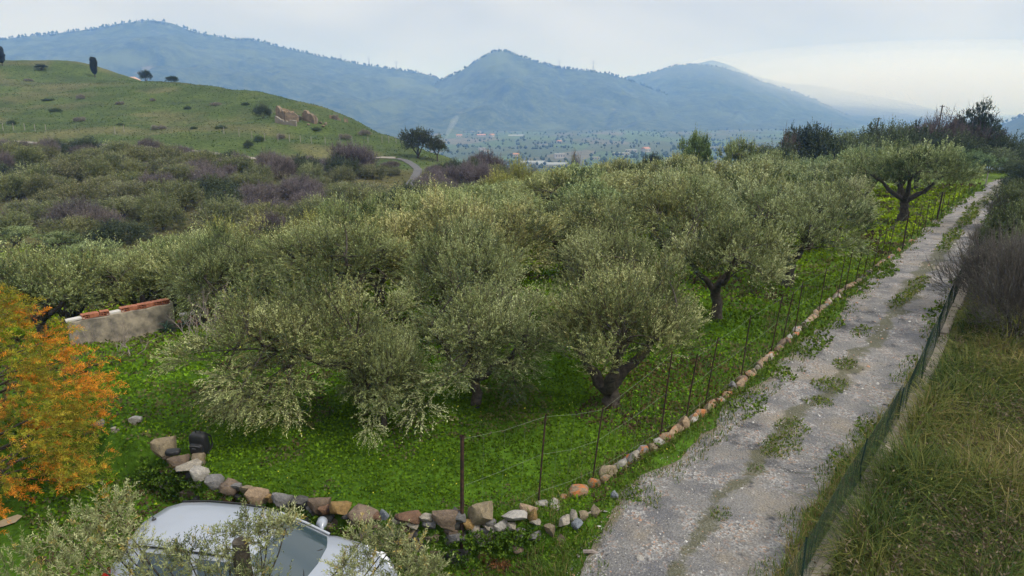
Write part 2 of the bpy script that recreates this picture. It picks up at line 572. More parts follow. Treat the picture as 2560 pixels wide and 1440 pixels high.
bp = N(nt, "ShaderNodeBump", Strength=0.8, Distance=0.06); lk.new(f2, bp.inputs["Height"]); lk.new(bp.outputs[0], p.inputs["Normal"])
lk.new(p.outputs[0], out.inputs["Surface"])
MG = m
zc = np.c_[val, hil, law]
tag(link("ground", mesh_np("ground", V, Q, Tc, [m], cols=gc, smooth=True, attrs={"Zone": zc})), kind="structure")

# ------------------------------------------------------------------ mountains
m, nt, nd, lk, out = node_mat("mountain_forest")
geo = nd.new("ShaderNodeNewGeometry"); pos = geo.outputs["Position"]
fa = noise(nt, 0.022, 8.0, 0.68, pos); fb = noise(nt, 0.0035, 6.0, 0.6, pos); fc = noise(nt, 0.008, 5.0, 0.6, pos)
c = mixrgb(nt, (0.014, 0.026, 0.013), (0.070, 0.088, 0.038), ramp(nt, fa, 0.36, 0.64))
c = mixrgb(nt, c, mixrgb(nt, (0.45, 0.5, 0.5), (1.5, 1.45, 1.4), ramp(nt, noise(nt, 0.09, 4.0, 0.7, pos), 0.32, 0.68)), 1.0, "MULTIPLY")
c = mixrgb(nt, c, (0.075, 0.095, 0.04), ramp(nt, fb, 0.55, 0.66))
c = mixrgb(nt, c, (0.12, 0.105, 0.07), ramp(nt, fc, 0.655, 0.70))
p = N(nt, "ShaderNodeBsdfPrincipled", Roughness=0.95); p.inputs["Specular IOR Level"].default_value = 0.05
lk.new(c, p.inputs["Base Color"]); lk.new(p.outputs[0], out.inputs["Surface"])
MM = m


def sky_pt(px, py):
    d = ray(px, py)
    return math.degrees(math.atan2(d[0], d[1])), d[2] / math.hypot(d[0], d[1])


FOREST = []


def mountain(name, line, dist, foot_r, foot_z=-64.0, back=0.35, gully=0.2, seed=0, step=0.11, nrad=80, rough=6.0, trees=0, conc=1.35):
    """a ridge of real size: its crest at DIST metres, its foot towards the valley, its back falling away"""
    A = np.array([sky_pt(*p) for p in line])
    az = np.arange(A[0, 0], A[-1, 0], step)
    el = np.interp(az, A[:, 0], A[:, 1])
    k = np.ones(5) / 5; el = np.convolve(np.pad(el, 2, mode="edge"), k, "valid")
    R = np.interp(az, A[:, 0], np.interp(A[:, 0], np.linspace(A[0, 0], A[-1, 0], len(dist)), dist))
    F = np.interp(az, np.linspace(az[0], az[-1], len(foot_r)), foot_r)
    crest = CAM_H + R * el
    t = np.r_[np.linspace(0, 1, nrad), 1 + np.linspace(0.03, 1, nrad // 4)]
    tt, aa = np.meshgrid(t, az, indexing="ij")
    Rg = np.where(tt <= 1, F[None] + (R - F)[None] * tt, R[None] * (1 + back * (tt - 1)))
    prof = np.where(tt <= 1, np.clip(tt, 0, 1) ** conc, np.clip(1 - (tt - 1) ** 1.2, 0, 1))
    rel = crest[None] - foot_z
    X = Rg * np.sin(np.radians(aa)); Y = Rg * np.cos(np.radians(aa))
    w = fbm(X / 500, Y / 500, 3, seed + 3) * 2
    g = np.abs(fbm(X / 420 + w, Y / 900 + w * 0.6, 4, seed) * 2 - 1)
    g = (0.35 - g) * 2.0
    g2 = fbm(X / 130, Y / 190, 4, seed + 7) - 0.5
    env = np.where(tt <= 1, np.sin(np.clip(tt, 0, 1) * math.pi) ** 0.8, 0.3)
    Z = foot_z + rel * prof + rel * gully * (np.minimum(g, 0.35) - 0.15) * env + rel * 0.16 * g2 * env
    Z += (fbm(X / 22, Y / 22, 3, seed + 9) - 0.5) * rough * np.clip(tt * 3, 0.2, 1)
    na_ = len(az)
    V = np.c_[X.ravel(), Y.ravel(), Z.ravel()]
    i = np.arange(len(t) - 1)[:, None] * na_; j = np.arange(na_ - 1)[None]
    Q = np.stack([i + j, i + na_ + j, i + na_ + j + 1, i + j + 1], -1).reshape(-1, 4)
    tag(link(name, mesh_np(name, V, Q, None, [MM], smooth=True)), kind="structure")
    if trees:
        r_ = np.random.default_rng(seed + 100)
        n = trees
        ti = (r_.random(n) ** 0.6 * (nrad - 1)).astype(int); ai = r_.integers(0, na_, n)
        top = r_.random(n) < 0.045
        ti[top] = nrad - 1 - r_.integers(0, 2, top.sum())
        pts = np.stack([X[ti, ai], Y[ti, ai], Z[ti, ai]], 1)
        keep = top                                   # slopes read as one cover; only the crest shows single crowns
        pts = pts[keep]
        pts[:, :2] += r_.normal(0, 3, (len(pts), 2))
        FOREST.append(pts)


mountain("mountain_ridge_west", [(-420, 150), (-200, 120), (0, 98), (120, 86), (230, 72), (320, 56), (380, 50), (430, 58), (480, 78), (560, 94), (640, 101), (720, 122), (830, 147),
          (900, 160), (1000, 175), (1060, 185), (1105, 199), (1180, 232), (1260, 270), (1330, 305)], [3300, 3200, 3150, 3100], [1500, 1500, 1700, 2100], seed=1, trees=14000, gully=0.22)
mountain("mountain_peak", [(930, 335), (1000, 275), (1060, 228), (1105, 199), (1150, 180), (1200, 146), (1225, 134), (1242, 126), (1275, 130), (1330, 151), (1400, 170), (1470, 178), (1520, 184),
          (1560, 196), (1640, 225), (1760, 275), (1850, 320)], [3000, 2900, 3050, 3300], [2050, 2000, 2050, 2300], seed=21, trees=10000, gully=0.3)
mountain("mountain_ridge_middle", [(1440, 250), (1500, 215), (1570, 194), (1640, 179), (1690, 164), (1740, 161), (1800, 168), (1850, 182), (1900, 203), (1960, 220), (2040, 250), (2120, 290), (2200, 330)],
         [3900, 3700, 3900], [2350, 2350, 2500], seed=41, trees=6000, gully=0.3)
mountain("mountain_ridge_hazy", [(1380, 260), (1500, 215), (1640, 185), (1720, 165), (1780, 150), (1830, 165), (1880, 188), (1960, 208), (2050, 215), (2140, 232), (2240, 250), (2330, 272), (2420, 310), (2480, 345)],
         [5200, 5200, 5600], [3300, 3200, 3400], seed=61, gully=0.25)
mountain("hill_right", [(2470, 345), (2500, 318), (2530, 300), (2560, 287), (2700, 250), (2900, 230)], [2700, 2500], [1500, 1400], seed=91, gully=0.2, trees=2500)

m, nt, nd, lk, out = node_mat("forest_crowns")
aC = N(nt, "ShaderNodeAttribute", _attribute_name="Col")
d = N(nt, "ShaderNodeBsdfDiffuse"); lk.new(aC.outputs["Color"], d.inputs["Color"]); lk.new(d.outputs[0], out.inputs["Surface"])
MFC = m


def blob_forest(name, pts, hmin, hmax, label, wide=0.5, cols=((0.026, 0.042, 0.02), (0.052, 0.068, 0.03))):
    n = len(pts); r_ = np.random.default_rng(n)
    h = r_.uniform(hmin, hmax, n); w = h * wide * r_.uniform(0.6, 1.2, n)
    th = r_.random(n) * 6.28
    ring = []
    for k in range(5):
        a = th + k * 2 * math.pi / 5
        rr = w * r_.uniform(0.7, 1.15, n)
        ring.append(pts + np.stack([np.cos(a) * rr, np.sin(a) * rr, h * r_.uniform(0.3, 0.55, n)], 1))
    top = pts + np.stack([r_.normal(0, .1, n) * h, r_.normal(0, .1, n) * h, h], 1)
    bot = pts - np.array([0, 0, 1.0])
    V = np.stack(ring + [top, bot], 1).reshape(-1, 3)
    b = np.arange(n)[:, None] * 7
    T = []
    for k in range(5):
        T += [b + k, b + (k + 1) % 5, b + 5]; T += [b + (k + 1) % 5, b + k, b + 6]
    T = np.concatenate(T, 1).reshape(-1, 3)
    c = np.array(cols[0]) + (np.array(cols[1]) - np.array(cols[0])) * r_.random(n)[:, None]
    c = np.repeat(c, 7, 0)
    o = link(name, mesh_np(name, V, None, T, [MFC], cols=c))
    return tag(o, label, "forest", kind="stuff")


blob_forest("mountain_forest", np.concatenate(FOREST), 5, 12, "dark distant woodland covering the blue mountain slopes")

# ------------------------------------------------------------------ haze
HB = MB()
HB.box((0, 0, (480 - 90) / 2), (24000, 24000, 480 + 90))
m, nt, nd, lk, out = node_mat("haze_air")
pv = N(nt, "ShaderNodeVolumePrincipled", Density=0.0003)
pv.inputs["Color"].default_value = (0.23, 0.45, 1.0, 1)
pv.inputs["Anisotropy"].default_value = 0.0
pv.inputs["Absorption Color"].default_value = (1, 1, 1, 1)      # air only scatters, the blue most
lk.new(pv.outputs[0], out.inputs["Volume"])
m.cycles.homogeneous_volume = True
tag(HB.build("haze", m), "pale blue haze in the valley air", "haze", kind="stuff")

# low cloud lying against the right-hand ridges: nested soft banks of mist
m, nt, nd, lk, out = node_mat("mist_air")
pv = N(nt, "ShaderNodeVolumePrincipled", Density=0.00050); pv.inputs["Color"].default_value = (0.88, 0.94, 1.0, 1); pv.inputs["Absorption Color"].default_value = (1, 1, 1, 1)
lk.new(pv.outputs[0], out.inputs["Volume"])
for k, sc in enumerate((1.0, 0.8, 0.6, 0.4)):
    vv, ff = [], []
    for i_ in range(13):
        ph = -math.pi / 2 + math.pi * i_ / 12
        for j_ in range(24):
            th = j_ * 2 * math.pi / 24
            vv.append((math.cos(ph) * math.cos(th) * 1500 * sc, math.cos(ph) * math.sin(th) * 900 * sc, math.sin(ph) * 205 * sc))
    for i_ in range(12):
        for j_ in range(24): ff.append((i_ * 24 + j_, i_ * 24 + (j_ + 1) % 24, (i_ + 1) * 24 + (j_ + 1) % 24, (i_ + 1) * 24 + j_))
    b = MB(); b.add(vv, ff)
    tag(b.build("mist", m, None, (2120, 3650, 125)), "pale mist bank swallowing the right-hand mountain ridges", "mist", kind="stuff")

# ------------------------------------------------------------------ vegetation kit
def unit(v):
    return v / (np.linalg.norm(v, axis=-1, keepdims=True) + 1e-9)


def leaf_quads(P, D, L, W, r_, side=None):
    D = unit(D)
    S = np.cross(D, r_.normal(size=D.shape)) if side is None else side
    S = unit(S)
    L = np.broadcast_to(np.asarray(L, float), (len(P),))[:, None]; W = np.broadcast_to(np.asarray(W, float), (len(P),))[:, None]
    V = np.stack([P, P + D * L * 0.45 + S * W * 0.5, P + D * L, P + D * L * 0.45 - S * W * 0.5], 1)
    return V.reshape(-1, 3)


def sprigs(B, D, length, k, leafL, leafW, bend, col, r_, spread=0.7, twig=0.007, twig_col=(0.10, 0.085, 0.06), jit=0.25):
    """leafy shoots: B base, D direction, BEND displacement of the tip; returns verts and colours of quads"""
    n = len(B); D = unit(D)
    length = np.broadcast_to(np.asarray(length, float), (n,))
    t = np.linspace(0.08, 1.0, k)[None, :] + r_.uniform(-0.04, 0.04, (n, k))
    pos = B[:, None] + D[:, None] * (length[:, None] * t)[..., None] + bend[:, None] * (t ** 2)[..., None]
    tan = unit(D[:, None] * length[:, None, None] + 2 * bend[:, None] * t[..., None])
    s0 = unit(np.cross(D, r_.normal(size=D.shape)))
    s1 = np.cross(D, s0)
    ang = (np.arange(k) * 2.4)[None] + r_.uniform(0, 6.28, (n, 1))
    side = np.cos(ang)[..., None] * s0[:, None] + np.sin(ang)[..., None] * s1[:, None]
    ld = unit(tan * (1 - spread * 0.5) + side * spread + r_.normal(0, 0.15, (n, k, 3)))
    L = leafL * r_.uniform(0.7, 1.25, (n, k)) * (1.1 - 0.35 * t)
    V = leaf_quads(pos.reshape(-1, 3), ld.reshape(-1, 3), L.ravel(), leafW * r_.uniform(0.8, 1.2, n * k), r_)
    c = np.repeat(col[:, None], k, 1) * r_.uniform(1 - jit, 1 + jit, (n, k, 1)) * (0.80 + 0.38 * t)[..., None]   # paler towards the tip of each shoot, darker at its base, for contrast
    C = np.repeat(c.reshape(-1, 3), 4, 0)
    if twig:
        tip = B + D * length[:, None] + bend
        w = s0 * twig
        TV = np.stack([B - w, B + w, tip + w * 0.3, tip - w * 0.3], 1).reshape(-1, 3)
        V = np.vstack([V, TV]); C = np.vstack([C, np.repeat(np.broadcast_to(np.array(twig_col), (n, 3)), 4, 0)])
    return V, C


def quad_mesh(name, V, C, mats):
    q = np.arange(len(V)).reshape(-1, 4)
    return mesh_np(name, V, q, None, mats, cols=C)


M_LEAF = leaf_mat("olive_leaf", 0.022, 0.25, 0.45)
M_SCRUB = leaf_mat("scrub_leaf", 0.02, 0.3, 0.5)
M_GRASS = leaf_mat("grass_blade", 0.006, 0.28, 0.5)
M_BARK = solid_mat("olive_bark", (0.085, 0.072, 0.058), 0.95, 0.5, 9.0, (0.03, 0.026, 0.022), bump=0.8)
M_TWIG = solid_mat("grey_twig", (0.26, 0.22, 0.20), 0.95, 0.4, 12.0)
M_DTWIG = solid_mat("brown_twig", (0.12, 0.09, 0.08), 0.95, 0.4, 12.0)

PAL_OLIVE = np.array([(0.056, 0.080, 0.030), (0.175, 0.210, 0.082), (0.310, 0.342, 0.150), (0.46, 0.485, 0.255)])  # leaf colours brightened to make up for self-shadowing inside the crowns


def pal(P, u):
    u = np.clip(u, 0, 0.999) * (len(P) - 1)
    i = u.astype(int); f = (u - i)[..., None]
    return P[i] * (1 - f) + P[i + 1] * f


def bez(a, b, c, n=8):
    t = np.linspace(0, 1, n)[:, None]
    return (1 - t) ** 2 * a + 2 * t * (1 - t) * b + t ** 2 * c


def wobble(P, amp, r_):
    k = len(P); w = r_.normal(0, amp, (k, 3)); w[0] = 0; w[-1] = 0
    return P + w


def join_tubes(L):
    V, F, o = [], [], 0
    for v, f in L:
        V.append(v); F.append(f + o); o += len(v)
    return np.vstack(V), np.vstack(F)


def olive_proto(name, seed, H=3.6, R=2.3, off=(0, 0), clumps=60, per=70, k=13, leafL=0.082, leafW=0.021, low=-0.25, fork=0.25,
                trunk_r=0.2, limbs=4, upright=0.8, skirt=0.0, palette=PAL_OLIVE, yellow=0.06, clump_r=0.38, mats=None, lean=(0.0, 0.0), bark=None, zmin=0.3, limb_f=0.68):
    r_ = np.random.default_rng(seed)
    off3 = np.array([off[0], off[1], 0.0])
    c0 = np.array([0, 0, H * 0.60]) + off3
    ax = np.array([R, R, H * 0.40])
    # clump centres over a broken dome
    cs = []
    lob = r_.uniform(0, 6.28, 3)
    while len(cs) < clumps:
        d = unit(r_.normal(size=3))
        if d[2] < low: continue
        a = math.atan2(d[1], d[0])
        lobe = 0.86 + 0.24 * math.sin(a * 2 + lob[0]) + 0.17 * math.sin(a * 3 + lob[1]) * d[2] + 0.13 * math.sin(a * 5 + lob[2])
        f = r_.uniform(0.55, 1.0) if r_.random() < 0.8 else r_.uniform(0.2, 0.6)
        p = c0 + d * ax * f * lobe
        if skirt and d[2] < 0.25 and r_.random() < 0.75: p[2] = max(0.35, p[2] - skirt * r_.random())
        if p[2] < zmin: continue
        if all(np.linalg.norm((p - q)) > clump_r * 0.95 for q in cs) or r_.random() < 0.08: cs.append(p)
    cs = np.array(cs)
    # wood
    tubes = []
    fk = np.array([lean[0], lean[1], H * fork])
    base = np.array([0, 0, -0.25])
    tr = wobble(bez(base, np.array([lean[0] * 0.2, lean[1] * 0.2, H * fork * 0.6]), fk, 8), trunk_r * 0.16, r_)
    tubes.append(tube_np(tr, np.interp(np.linspace(0, 1, 8), [0, 0.15, 0.5, 1], [trunk_r * 1.75, trunk_r * 1.15, trunk_r, trunk_r * 0.95]), 9))
    a0 = r_.uniform(0, 6.28); limb_pts = []
    for l in range(limbs):
        a = a0 + l * 6.283 / limbs + r_.uniform(-0.35, 0.35)
        e = c0 + np.array([math.cos(a) * R * 0.55, math.sin(a) * R * 0.55, r_.uniform(-0.05, 0.2) * H])
        mid = fk * 0.5 + e * 0.5 + np.array([math.cos(a) * R * 0.12, math.sin(a) * R * 0.12, r_.uniform(-0.12, 0.08) * H])
        P = wobble(bez(fk - np.array([0, 0, 0.1]), mid, e, 10), 0.045, r_)
        tubes.append(tube_np(P, np.linspace(trunk_r * limb_f, 0.035, 10), 6)); limb_pts.append(P)
    LP = np.vstack(limb_pts)
    for c in cs:
        d = np.linalg.norm(LP - c, axis=1) + r_.uniform(0, 0.5, len(LP))
        a = LP[d.argmin()]
        mid = (a + c) / 2 + np.array([0, 0, 0.12]) + r_.normal(0, 0.08, 3)
        tubes.append(tube_np(bez(a, mid, c, 5), np.linspace(0.028, 0.010, 5), 4))
    TV, TF = join_tubes(tubes)
    trunk = mesh_np(name + "_trunk", TV, TF, None, [bark or M_BARK], smooth=True)
    # leaves
    n = clumps * per
    ci = np.repeat(np.arange(clumps), per)
    o = r_.normal(size=(n, 3)); o = unit(o) * (r_.random((n, 1)) ** 0.45) * clump_r
    o[:, 2] *= 0.85
    B = cs[ci] + o
    outw = unit((B - c0) / ax)
    D = unit(unit(o) * 0.4 + outw * 0.45 + np.array([0, 0, upright * 1.25]) + r_.normal(0, 0.28, (n, 3)))
    h = (B[:, 2] / H)
    bend = np.zeros((n, 3)); bend[:, 2] = -0.05
    lowm = h < 0.5
    bend[lowm, 2] -= 0.22 * (0.5 - h[lowm]) / 0.5 + 0.05
    D[lowm] = unit(D[lowm] * np.array([1, 1, 0.35]) + np.array([0, 0, -0.25]) * (0.5 - h[lowm])[:, None] * 2)
    ln = r_.uniform(0.18, 0.52, n)
    up = (outw[:, 2] > 0.3) & (r_.random(n) < 0.22) & (r_.random(clumps)[ci] < 0.65)
    ln[up] *= 1.9; D[up] = unit(D[up] + np.array([0, 0, 0.9])); bend[up] = 0
    cu = r_.normal(0.43, 0.24, clumps)
    col = pal(palette, cu[ci] + r_.normal(0, 0.15, n))
    yl = r_.random(n) < yellow
    col[yl] = col[yl] * 0.4 + np.array([0.22, 0.19, 0.06]) * 0.6
    V, C = sprigs(B, D, ln, k, leafL, leafW, bend, col, r_, spread=0.48, jit=0.28)
    crown = quad_mesh(name + "_crown", V, C, [mats or M_LEAF])
    return trunk, crown, H, R


def bare_tubes(seed, H, levels=4, spread=0.55, r0=0.05, kids=3, n=4, up=0.35):
    r_ = np.random.default_rng(seed); out = []
    def grow(p, d, L, r, lv):
        e = p + d * L
        m = (p + e) / 2 + r_.normal(0, L * 0.08, 3)
        out.append(tube_np(bez(p, m, e, 4), np.linspace(r, r * 0.6, 4), n if lv > 1 else 3))
        if lv == 0: return
        for q in range(kids + (1 if r_.random() < 0.4 else 0)):
            f = r_.uniform(0.45, 1.0) if q else 1.0
            nd_ = unit(d + r_.normal(0, spread, 3) + np.array([0, 0, up]))
            grow(p + (e - p) * f, nd_, L * r_.uniform(0.55, 0.8), r * 0.6, lv - 1)
    for q in range(3):
        grow(np.array([0, 0, -0.1]), unit(np.array([r_.normal(0, 0.35), r_.normal(0, 0.35), 1.0])), H * 0.34, r0, levels)
    V, F = join_tubes(out)
    V[:, 2] *= H / V[:, 2].max()
    return V, F


def bare_proto(name, seed, H, levels=4, mat=None, **kw):
    V, F = bare_tubes(seed, H, levels, **kw)
    rad = float(np.abs(V[:, :2]).max())
    return mesh_np(name, V, F, None, [mat or M_TWIG]), H, rad


def shrub_proto(name, seed, H=2.2, R=1.6, clumps=24, per=40, k=7, leafL=0.17, leafW=0.05, palette=PAL_OLIVE, twiggy=0.0, mats=None, flat=0.75):
    """a rounded bush, leafy to the ground, with TWIGGY share of leafless shoots"""
    r_ = np.random.default_rng(seed)
    d = unit(r_.normal(size=(clumps, 3))); d[:, 2] = np.abs(d[:, 2]) * 1.1 - 0.1
    f = r_.uniform(0.45, 0.85, (clumps, 1))
    cs = np.array([0, 0, H * 0.35]) + d * f * np.array([R, R, H * 0.62])
    cs[:, 2] = np.maximum(cs[:, 2], 0.2)
    n = clumps * per; ci = np.repeat(np.arange(clumps), per)
    o = unit(r_.normal(size=(n, 3))) * (r_.random((n, 1)) ** 0.5) * (0.3 * (H + R) / 2)
    B = cs[ci] + o; B[:, 2] = np.maximum(B[:, 2], 0.05)
    outw = unit(B - np.array([0, 0, H * 0.25]))
    D = unit(unit(o) * 0.4 + outw * 0.8 + np.array([0, 0, 0.5]) + r_.normal(0, 0.3, (n, 3)))
    ln = r_.uniform(0.2, 0.5, n) * (H + R) / 3.6
    cu = r_.normal(0.42, 0.17, clumps)
    col = pal(palette, cu[ci] + r_.normal(0, 0.12, n))
    bend = np.zeros((n, 3))
    V, C = sprigs(B, D, ln, k, leafL, leafW, bend, col, r_, twig=0.010, twig_col=tuple(palette[1]))
    if twiggy:
        m_ = int(n * twiggy); s = r_.integers(0, n, m_)
        tc = pal(np.array([(0.10, 0.08, 0.085), (0.17, 0.14, 0.145), (0.24, 0.20, 0.20)]), r_.random(m_))
        V2, C2 = sprigs(B[s], unit(D[s] + np.array([0, 0, 0.5])), ln[s] * 1.5, 7, 0.14, 0.012, np.zeros((m_, 3)), tc, r_, spread=0.35, twig=0.012, twig_col=(0.16, 0.13, 0.13))
        V = np.vstack([V, V2]); C = np.vstack([C, C2])
    tubes = []
    for q in range(6):
        e = cs[r_.integers(0, clumps)]
        tubes.append(tube_np(bez(np.array([r_.normal(0, .1), r_.normal(0, .1), -0.2]), e * np.array([0.3, 0.3, 0.7]), e, 5), np.linspace(0.045, 0.012, 5), 5))
    TV, TF = join_tubes(tubes)
    return mesh_np(name + "_stem", TV, TF, None, [M_BARK], smooth=True), quad_mesh(name + "_crown", V, C, [mats or M_SCRUB]), H, R


def plant(name, proto, loc, H=None, R=None, rz=None, tint=(1, 1, 1), label=None, cat="tree", group=None, crown="crown", trunk="trunk", ry=None):
    tm, cm, H0, R0 = proto
    sz = (H or H0) / H0; sx = (R or R0) / R0
    e = empty(name, loc, random.uniform(0, 6.28) if rz is None else rz, (sx, sx if ry is None else ry / R0, sz))
    tag(e, label, cat, group)
    if tm is not None: link(trunk, tm, e)
    if cm is not None:
        c = link(crown, cm, e); c.color = (*tint, 1)
    return e


def veg_top(px, top, Y, wpx=None):
    """where a plant whose top is seen at (px, top) stands at distance Y, its height and its half width"""
    p = at(px, top, Y); g = gz(p[0], p[1])
    depth = Y * math.cos(PITCH) + (CAM_H - p[2]) * math.sin(PITCH)
    return (p[0], p[1], g), max(0.6, p[2] - g), (wpx or 100) / 2 / FPX * depth


# ------------------------------------------------------------------ olive grove
HI = [
    olive_proto("olive_a", 11, 3.9, 2.45, clumps=88, per=50, k=13, low=-0.7, skirt=1.0, trunk_r=0.14, off=(-1.05, -0.95), upright=0.55, yellow=0.10, lean=(-0.25, 0.1), fork=0.3),
    olive_proto("olive_b", 12, 3.7, 1.95, off=(0.0, -0.3), clumps=62, per=50, k=13, low=-0.6, skirt=1.0, trunk_r=0.12, upright=0.8),
    olive_proto("olive_c", 13, 3.35, 2.15, clumps=72, per=50, k=13, low=-0.12, zmin=1.15, trunk_r=0.19, limbs=4, fork=0.15, limb_f=0.8, off=(0.15, 0.1), lean=(-0.12, 0.0), upright=0.75, yellow=0.08),
]
MID = [
    olive_proto("olive_d", 14, 3.3, 2.2, clumps=62, per=38, k=10, leafL=0.11, leafW=0.03, low=-0.15, fork=0.33, trunk_r=0.15, limbs=3, lean=(-0.2, 0.05), upright=0.7),
    olive_proto("olive_e", 15, 3.6, 2.3, clumps=64, per=38, k=10, leafL=0.115, leafW=0.03, low=-0.5, trunk_r=0.18, upright=0.9),
    olive_proto("olive_f", 16, 3.5, 2.2, clumps=58, per=36, k=9, leafL=0.12, leafW=0.032, low=-0.5, trunk_r=0.17, upright=0.9, yellow=0.14),
]
FAR = [
    olive_proto("olive_g", 17, 3.6, 2.4, clumps=56, per=30, k=8, leafL=0.17, leafW=0.052, low=-0.3, trunk_r=0.18, upright=0.95),
    olive_proto("olive_h", 18, 4.3, 3.6, clumps=80, per=34, k=8, leafL=0.16, leafW=0.05, low=-0.1, fork=0.3, trunk_r=0.24, limbs=4, upright=0.9, clump_r=0.55),
]
PLACED = []


def olive(proto, p, H, R, label, rz=0.0, tint=(1, 1, 1), group="olive trees of the fenced grove"):
    PLACED.append((p[0], p[1], R))
    return plant("olive_tree", proto, (p[0], p[1], gz(p[0], p[1])), H, R, rz, tint, label, "olive tree", group, ry=R * (1.0 if rz in (0.0, 0.3) else random.uniform(0.8, 1.22)))


olive(HI[0], gp(905, 1003), 3.0, 2.35, "large spreading olive tree with drooping skirt, nearest the backpack", 0.0, (1.02, 1.02, 0.92))
olive(HI[1], gp(960, 1075), 2.3, 1.05, "low slender olive clump between the large drooping olive and the bushy one", 1.1, (0.95, 0.98, 0.92))
olive(HI[1], gp(1190, 1015), 2.95, 1.95, "bushy olive tree behind the tall rusty corner post", 0.6, (0.98, 1.0, 0.98))
olive(HI[2], gp(1530, 1012), 2.95, 2.15, "olive tree with dark forked trunk nearest the wire fence and corner", 0.0, (1.05, 1.03, 0.95))
olive(MID[0], gp(1795, 800), 3.25, 2.3, "olive tree with slim leaning trunk standing alone on the lawn by the fence", 0.3, (0.95, 0.95, 0.93))
olive(MID[1], gp(1968, 718), 3.6, 2.4, "grey olive tree with straight stump-like trunk close to the fence", 1.2, (0.9, 0.94, 0.95))
olive(FAR[1], gp(2255, 556), 4.4, 3.9, "wide olive tree with bent trunk beside the fence far along the track", 2.2, (0.88, 0.95, 0.95))
olive(MID[2], gp(1660, 665), 3.4, 2.3, "olive tree with three-forked dark trunk in the middle of the grove", 2.0, (1.0, 0.98, 0.9))
olive(HI[1], (-5.6, 20.6), 3.4, 2.6, "tall feathery olive tree right behind the large drooping one", 2.5, (1.0, 1.02, 0.95))
olive(HI[2], (-1.2, 19.0), 3.2, 2.2, "olive tree in the second row behind the bushy one", 3.6, (0.96, 1.0, 0.95))
olive(HI[1], (3.0, 19.2), 3.3, 2.0, "silvery olive tree in the second row behind the forked one", 4.4, (1.0, 1.0, 0.98))
olive(HI[0], (-11.0, 23.5), 3.5, 2.6, "olive tree rising just behind the rubble and brick-topped wall", 1.9, (0.9, 0.96, 0.9))

grove_n = 0
_T1 = ["first", "second", "third", "fourth", "fifth", "sixth", "seventh", "eighth", "ninth"]
NTH = ["first", "second", "third", "fourth", "fifth", "sixth", "seventh", "eighth", "ninth", "tenth", "eleventh", "twelfth", "thirteenth", "fourteenth", "fifteenth",
       "sixteenth", "seventeenth", "eighteenth", "nineteenth", "twentieth", "twenty-first", "twenty-second", "twenty-third", "twenty-fourth", "twenty-fifth", "twenty-sixth", "twenty-seventh", "twenty-eighth", "twenty-ninth", "thirtieth"] + ["thirty-" + q for q in _T1] + ["fortieth"] + ["forty-" + q for q in _T1] + ["fiftieth"]
ordinal = {}
rows = [23.5, 28, 33, 38, 43.5, 49, 55, 61, 67.5]
rg = np.random.default_rng(5)
for iy, Y in enumerate(rows):
    xl = np.interp(Y, [20, 30, 45, 60, 75], [-18, -17, -13, -6, 4])
    xr = float(np.interp(Y, FENCE[:, 1], FENCE[:, 0])) - np.interp(Y, [20, 45, 70], [5.0, 4.4, 3.0])
    for x in np.arange(xl + (iy % 2) * 2.0, xr, 4.3):
        xx, yy = x + rg.uniform(-0.8, 0.8), Y + rg.uniform(-1.0, 1.0)
        if abs(xx / yy) > 0.80 or any(math.hypot(xx - a, yy - b) < 0.72 * (r + 1.9) for a, b, r in PLACED): continue
        if rg.random() < 0.05: continue
        rgt = np.clip((xx / yy + 0.1) / 0.6, 0, 1)
        warm = rg.uniform(0.9, 1.12)
        t = (warm * (1.04 - 0.16 * rgt), 1.03 - 0.08 * rgt, 0.92 + 0.1 * rgt)
        pr = (MID[1 + rg.integers(0, 2)] if yy < 34 else FAR[0])
        nrow = NTH[ordinal.setdefault(iy, 0)]; ordinal[iy] += 1
        depth = NTH[iy]
        olive(pr, (xx, yy), rg.uniform(2.8, 3.9), rg.uniform(2.2, 3.2), f"grove olive tree, {nrow} from left in the {depth} rear row", rg.uniform(0, 6.28), t)
        grove_n += 1
print("grove", grove_n)

# ------------------------------------------------------------------ scrub of the gully, hill trees, hedge
PAL_GREEN = np.array([(0.046, 0.062, 0.026), (0.130, 0.150, 0.062), (0.225, 0.24, 0.11), (0.34, 0.345, 0.18)])
PAL_MAUVE = np.array([(0.058, 0.051, 0.046), (0.120, 0.106, 0.095), (0.20, 0.178, 0.16), (0.30, 0.268, 0.235)])
PAL_DARK = np.array([(0.020, 0.030, 0.018), (0.040, 0.055, 0.028), (0.065, 0.080, 0.038), (0.10, 0.115, 0.05)])
SH_GREEN = [shrub_proto("scrub_green_%d" % q, 30 + q, 2.2, 1.9, clumps=30, per=44, palette=PAL_GREEN, twiggy=0.15) for q in range(3)]
SH_MAUVE = [shrub_proto("scrub_mauve_%d" % q, 40 + q, 2.0, 1.8, per=40, palette=PAL_MAUVE, twiggy=0.8, leafL=0.17, leafW=0.032) for q in range(2)]
SH_DARK = [shrub_proto("scrub_dark_%d" % q, 50 + q, 2.6, 2.0, clumps=30, palette=PAL_DARK, leafL=0.17, leafW=0.06) for q in range(2)]

LANE_PX = [(978, 508, 88), (1000, 492, 93), (1022, 472, 98), (1040, 450, 103), (1047, 432, 108), (1040, 418, 113), (1022, 408, 118), (990, 404, 121)]
LANE = smooth_line(np.array([at(a, b, Y)[:2] for a, b, Y in LANE_PX]), 0.5)
TRACK_PX = [(-60, 352, 121), (60, 362, 118), (220, 370, 116), (400, 379, 115), (480, 386, 115), (560, 396, 115), (680, 404, 116), (800, 406, 118), (900, 405, 120), (990, 404, 121)]
TRACK = smooth_line(np.array([at(a, b, Y)[:2] for a, b, Y in TRACK_PX]), 0.5)
_lt = np.vstack([LANE, TRACK])


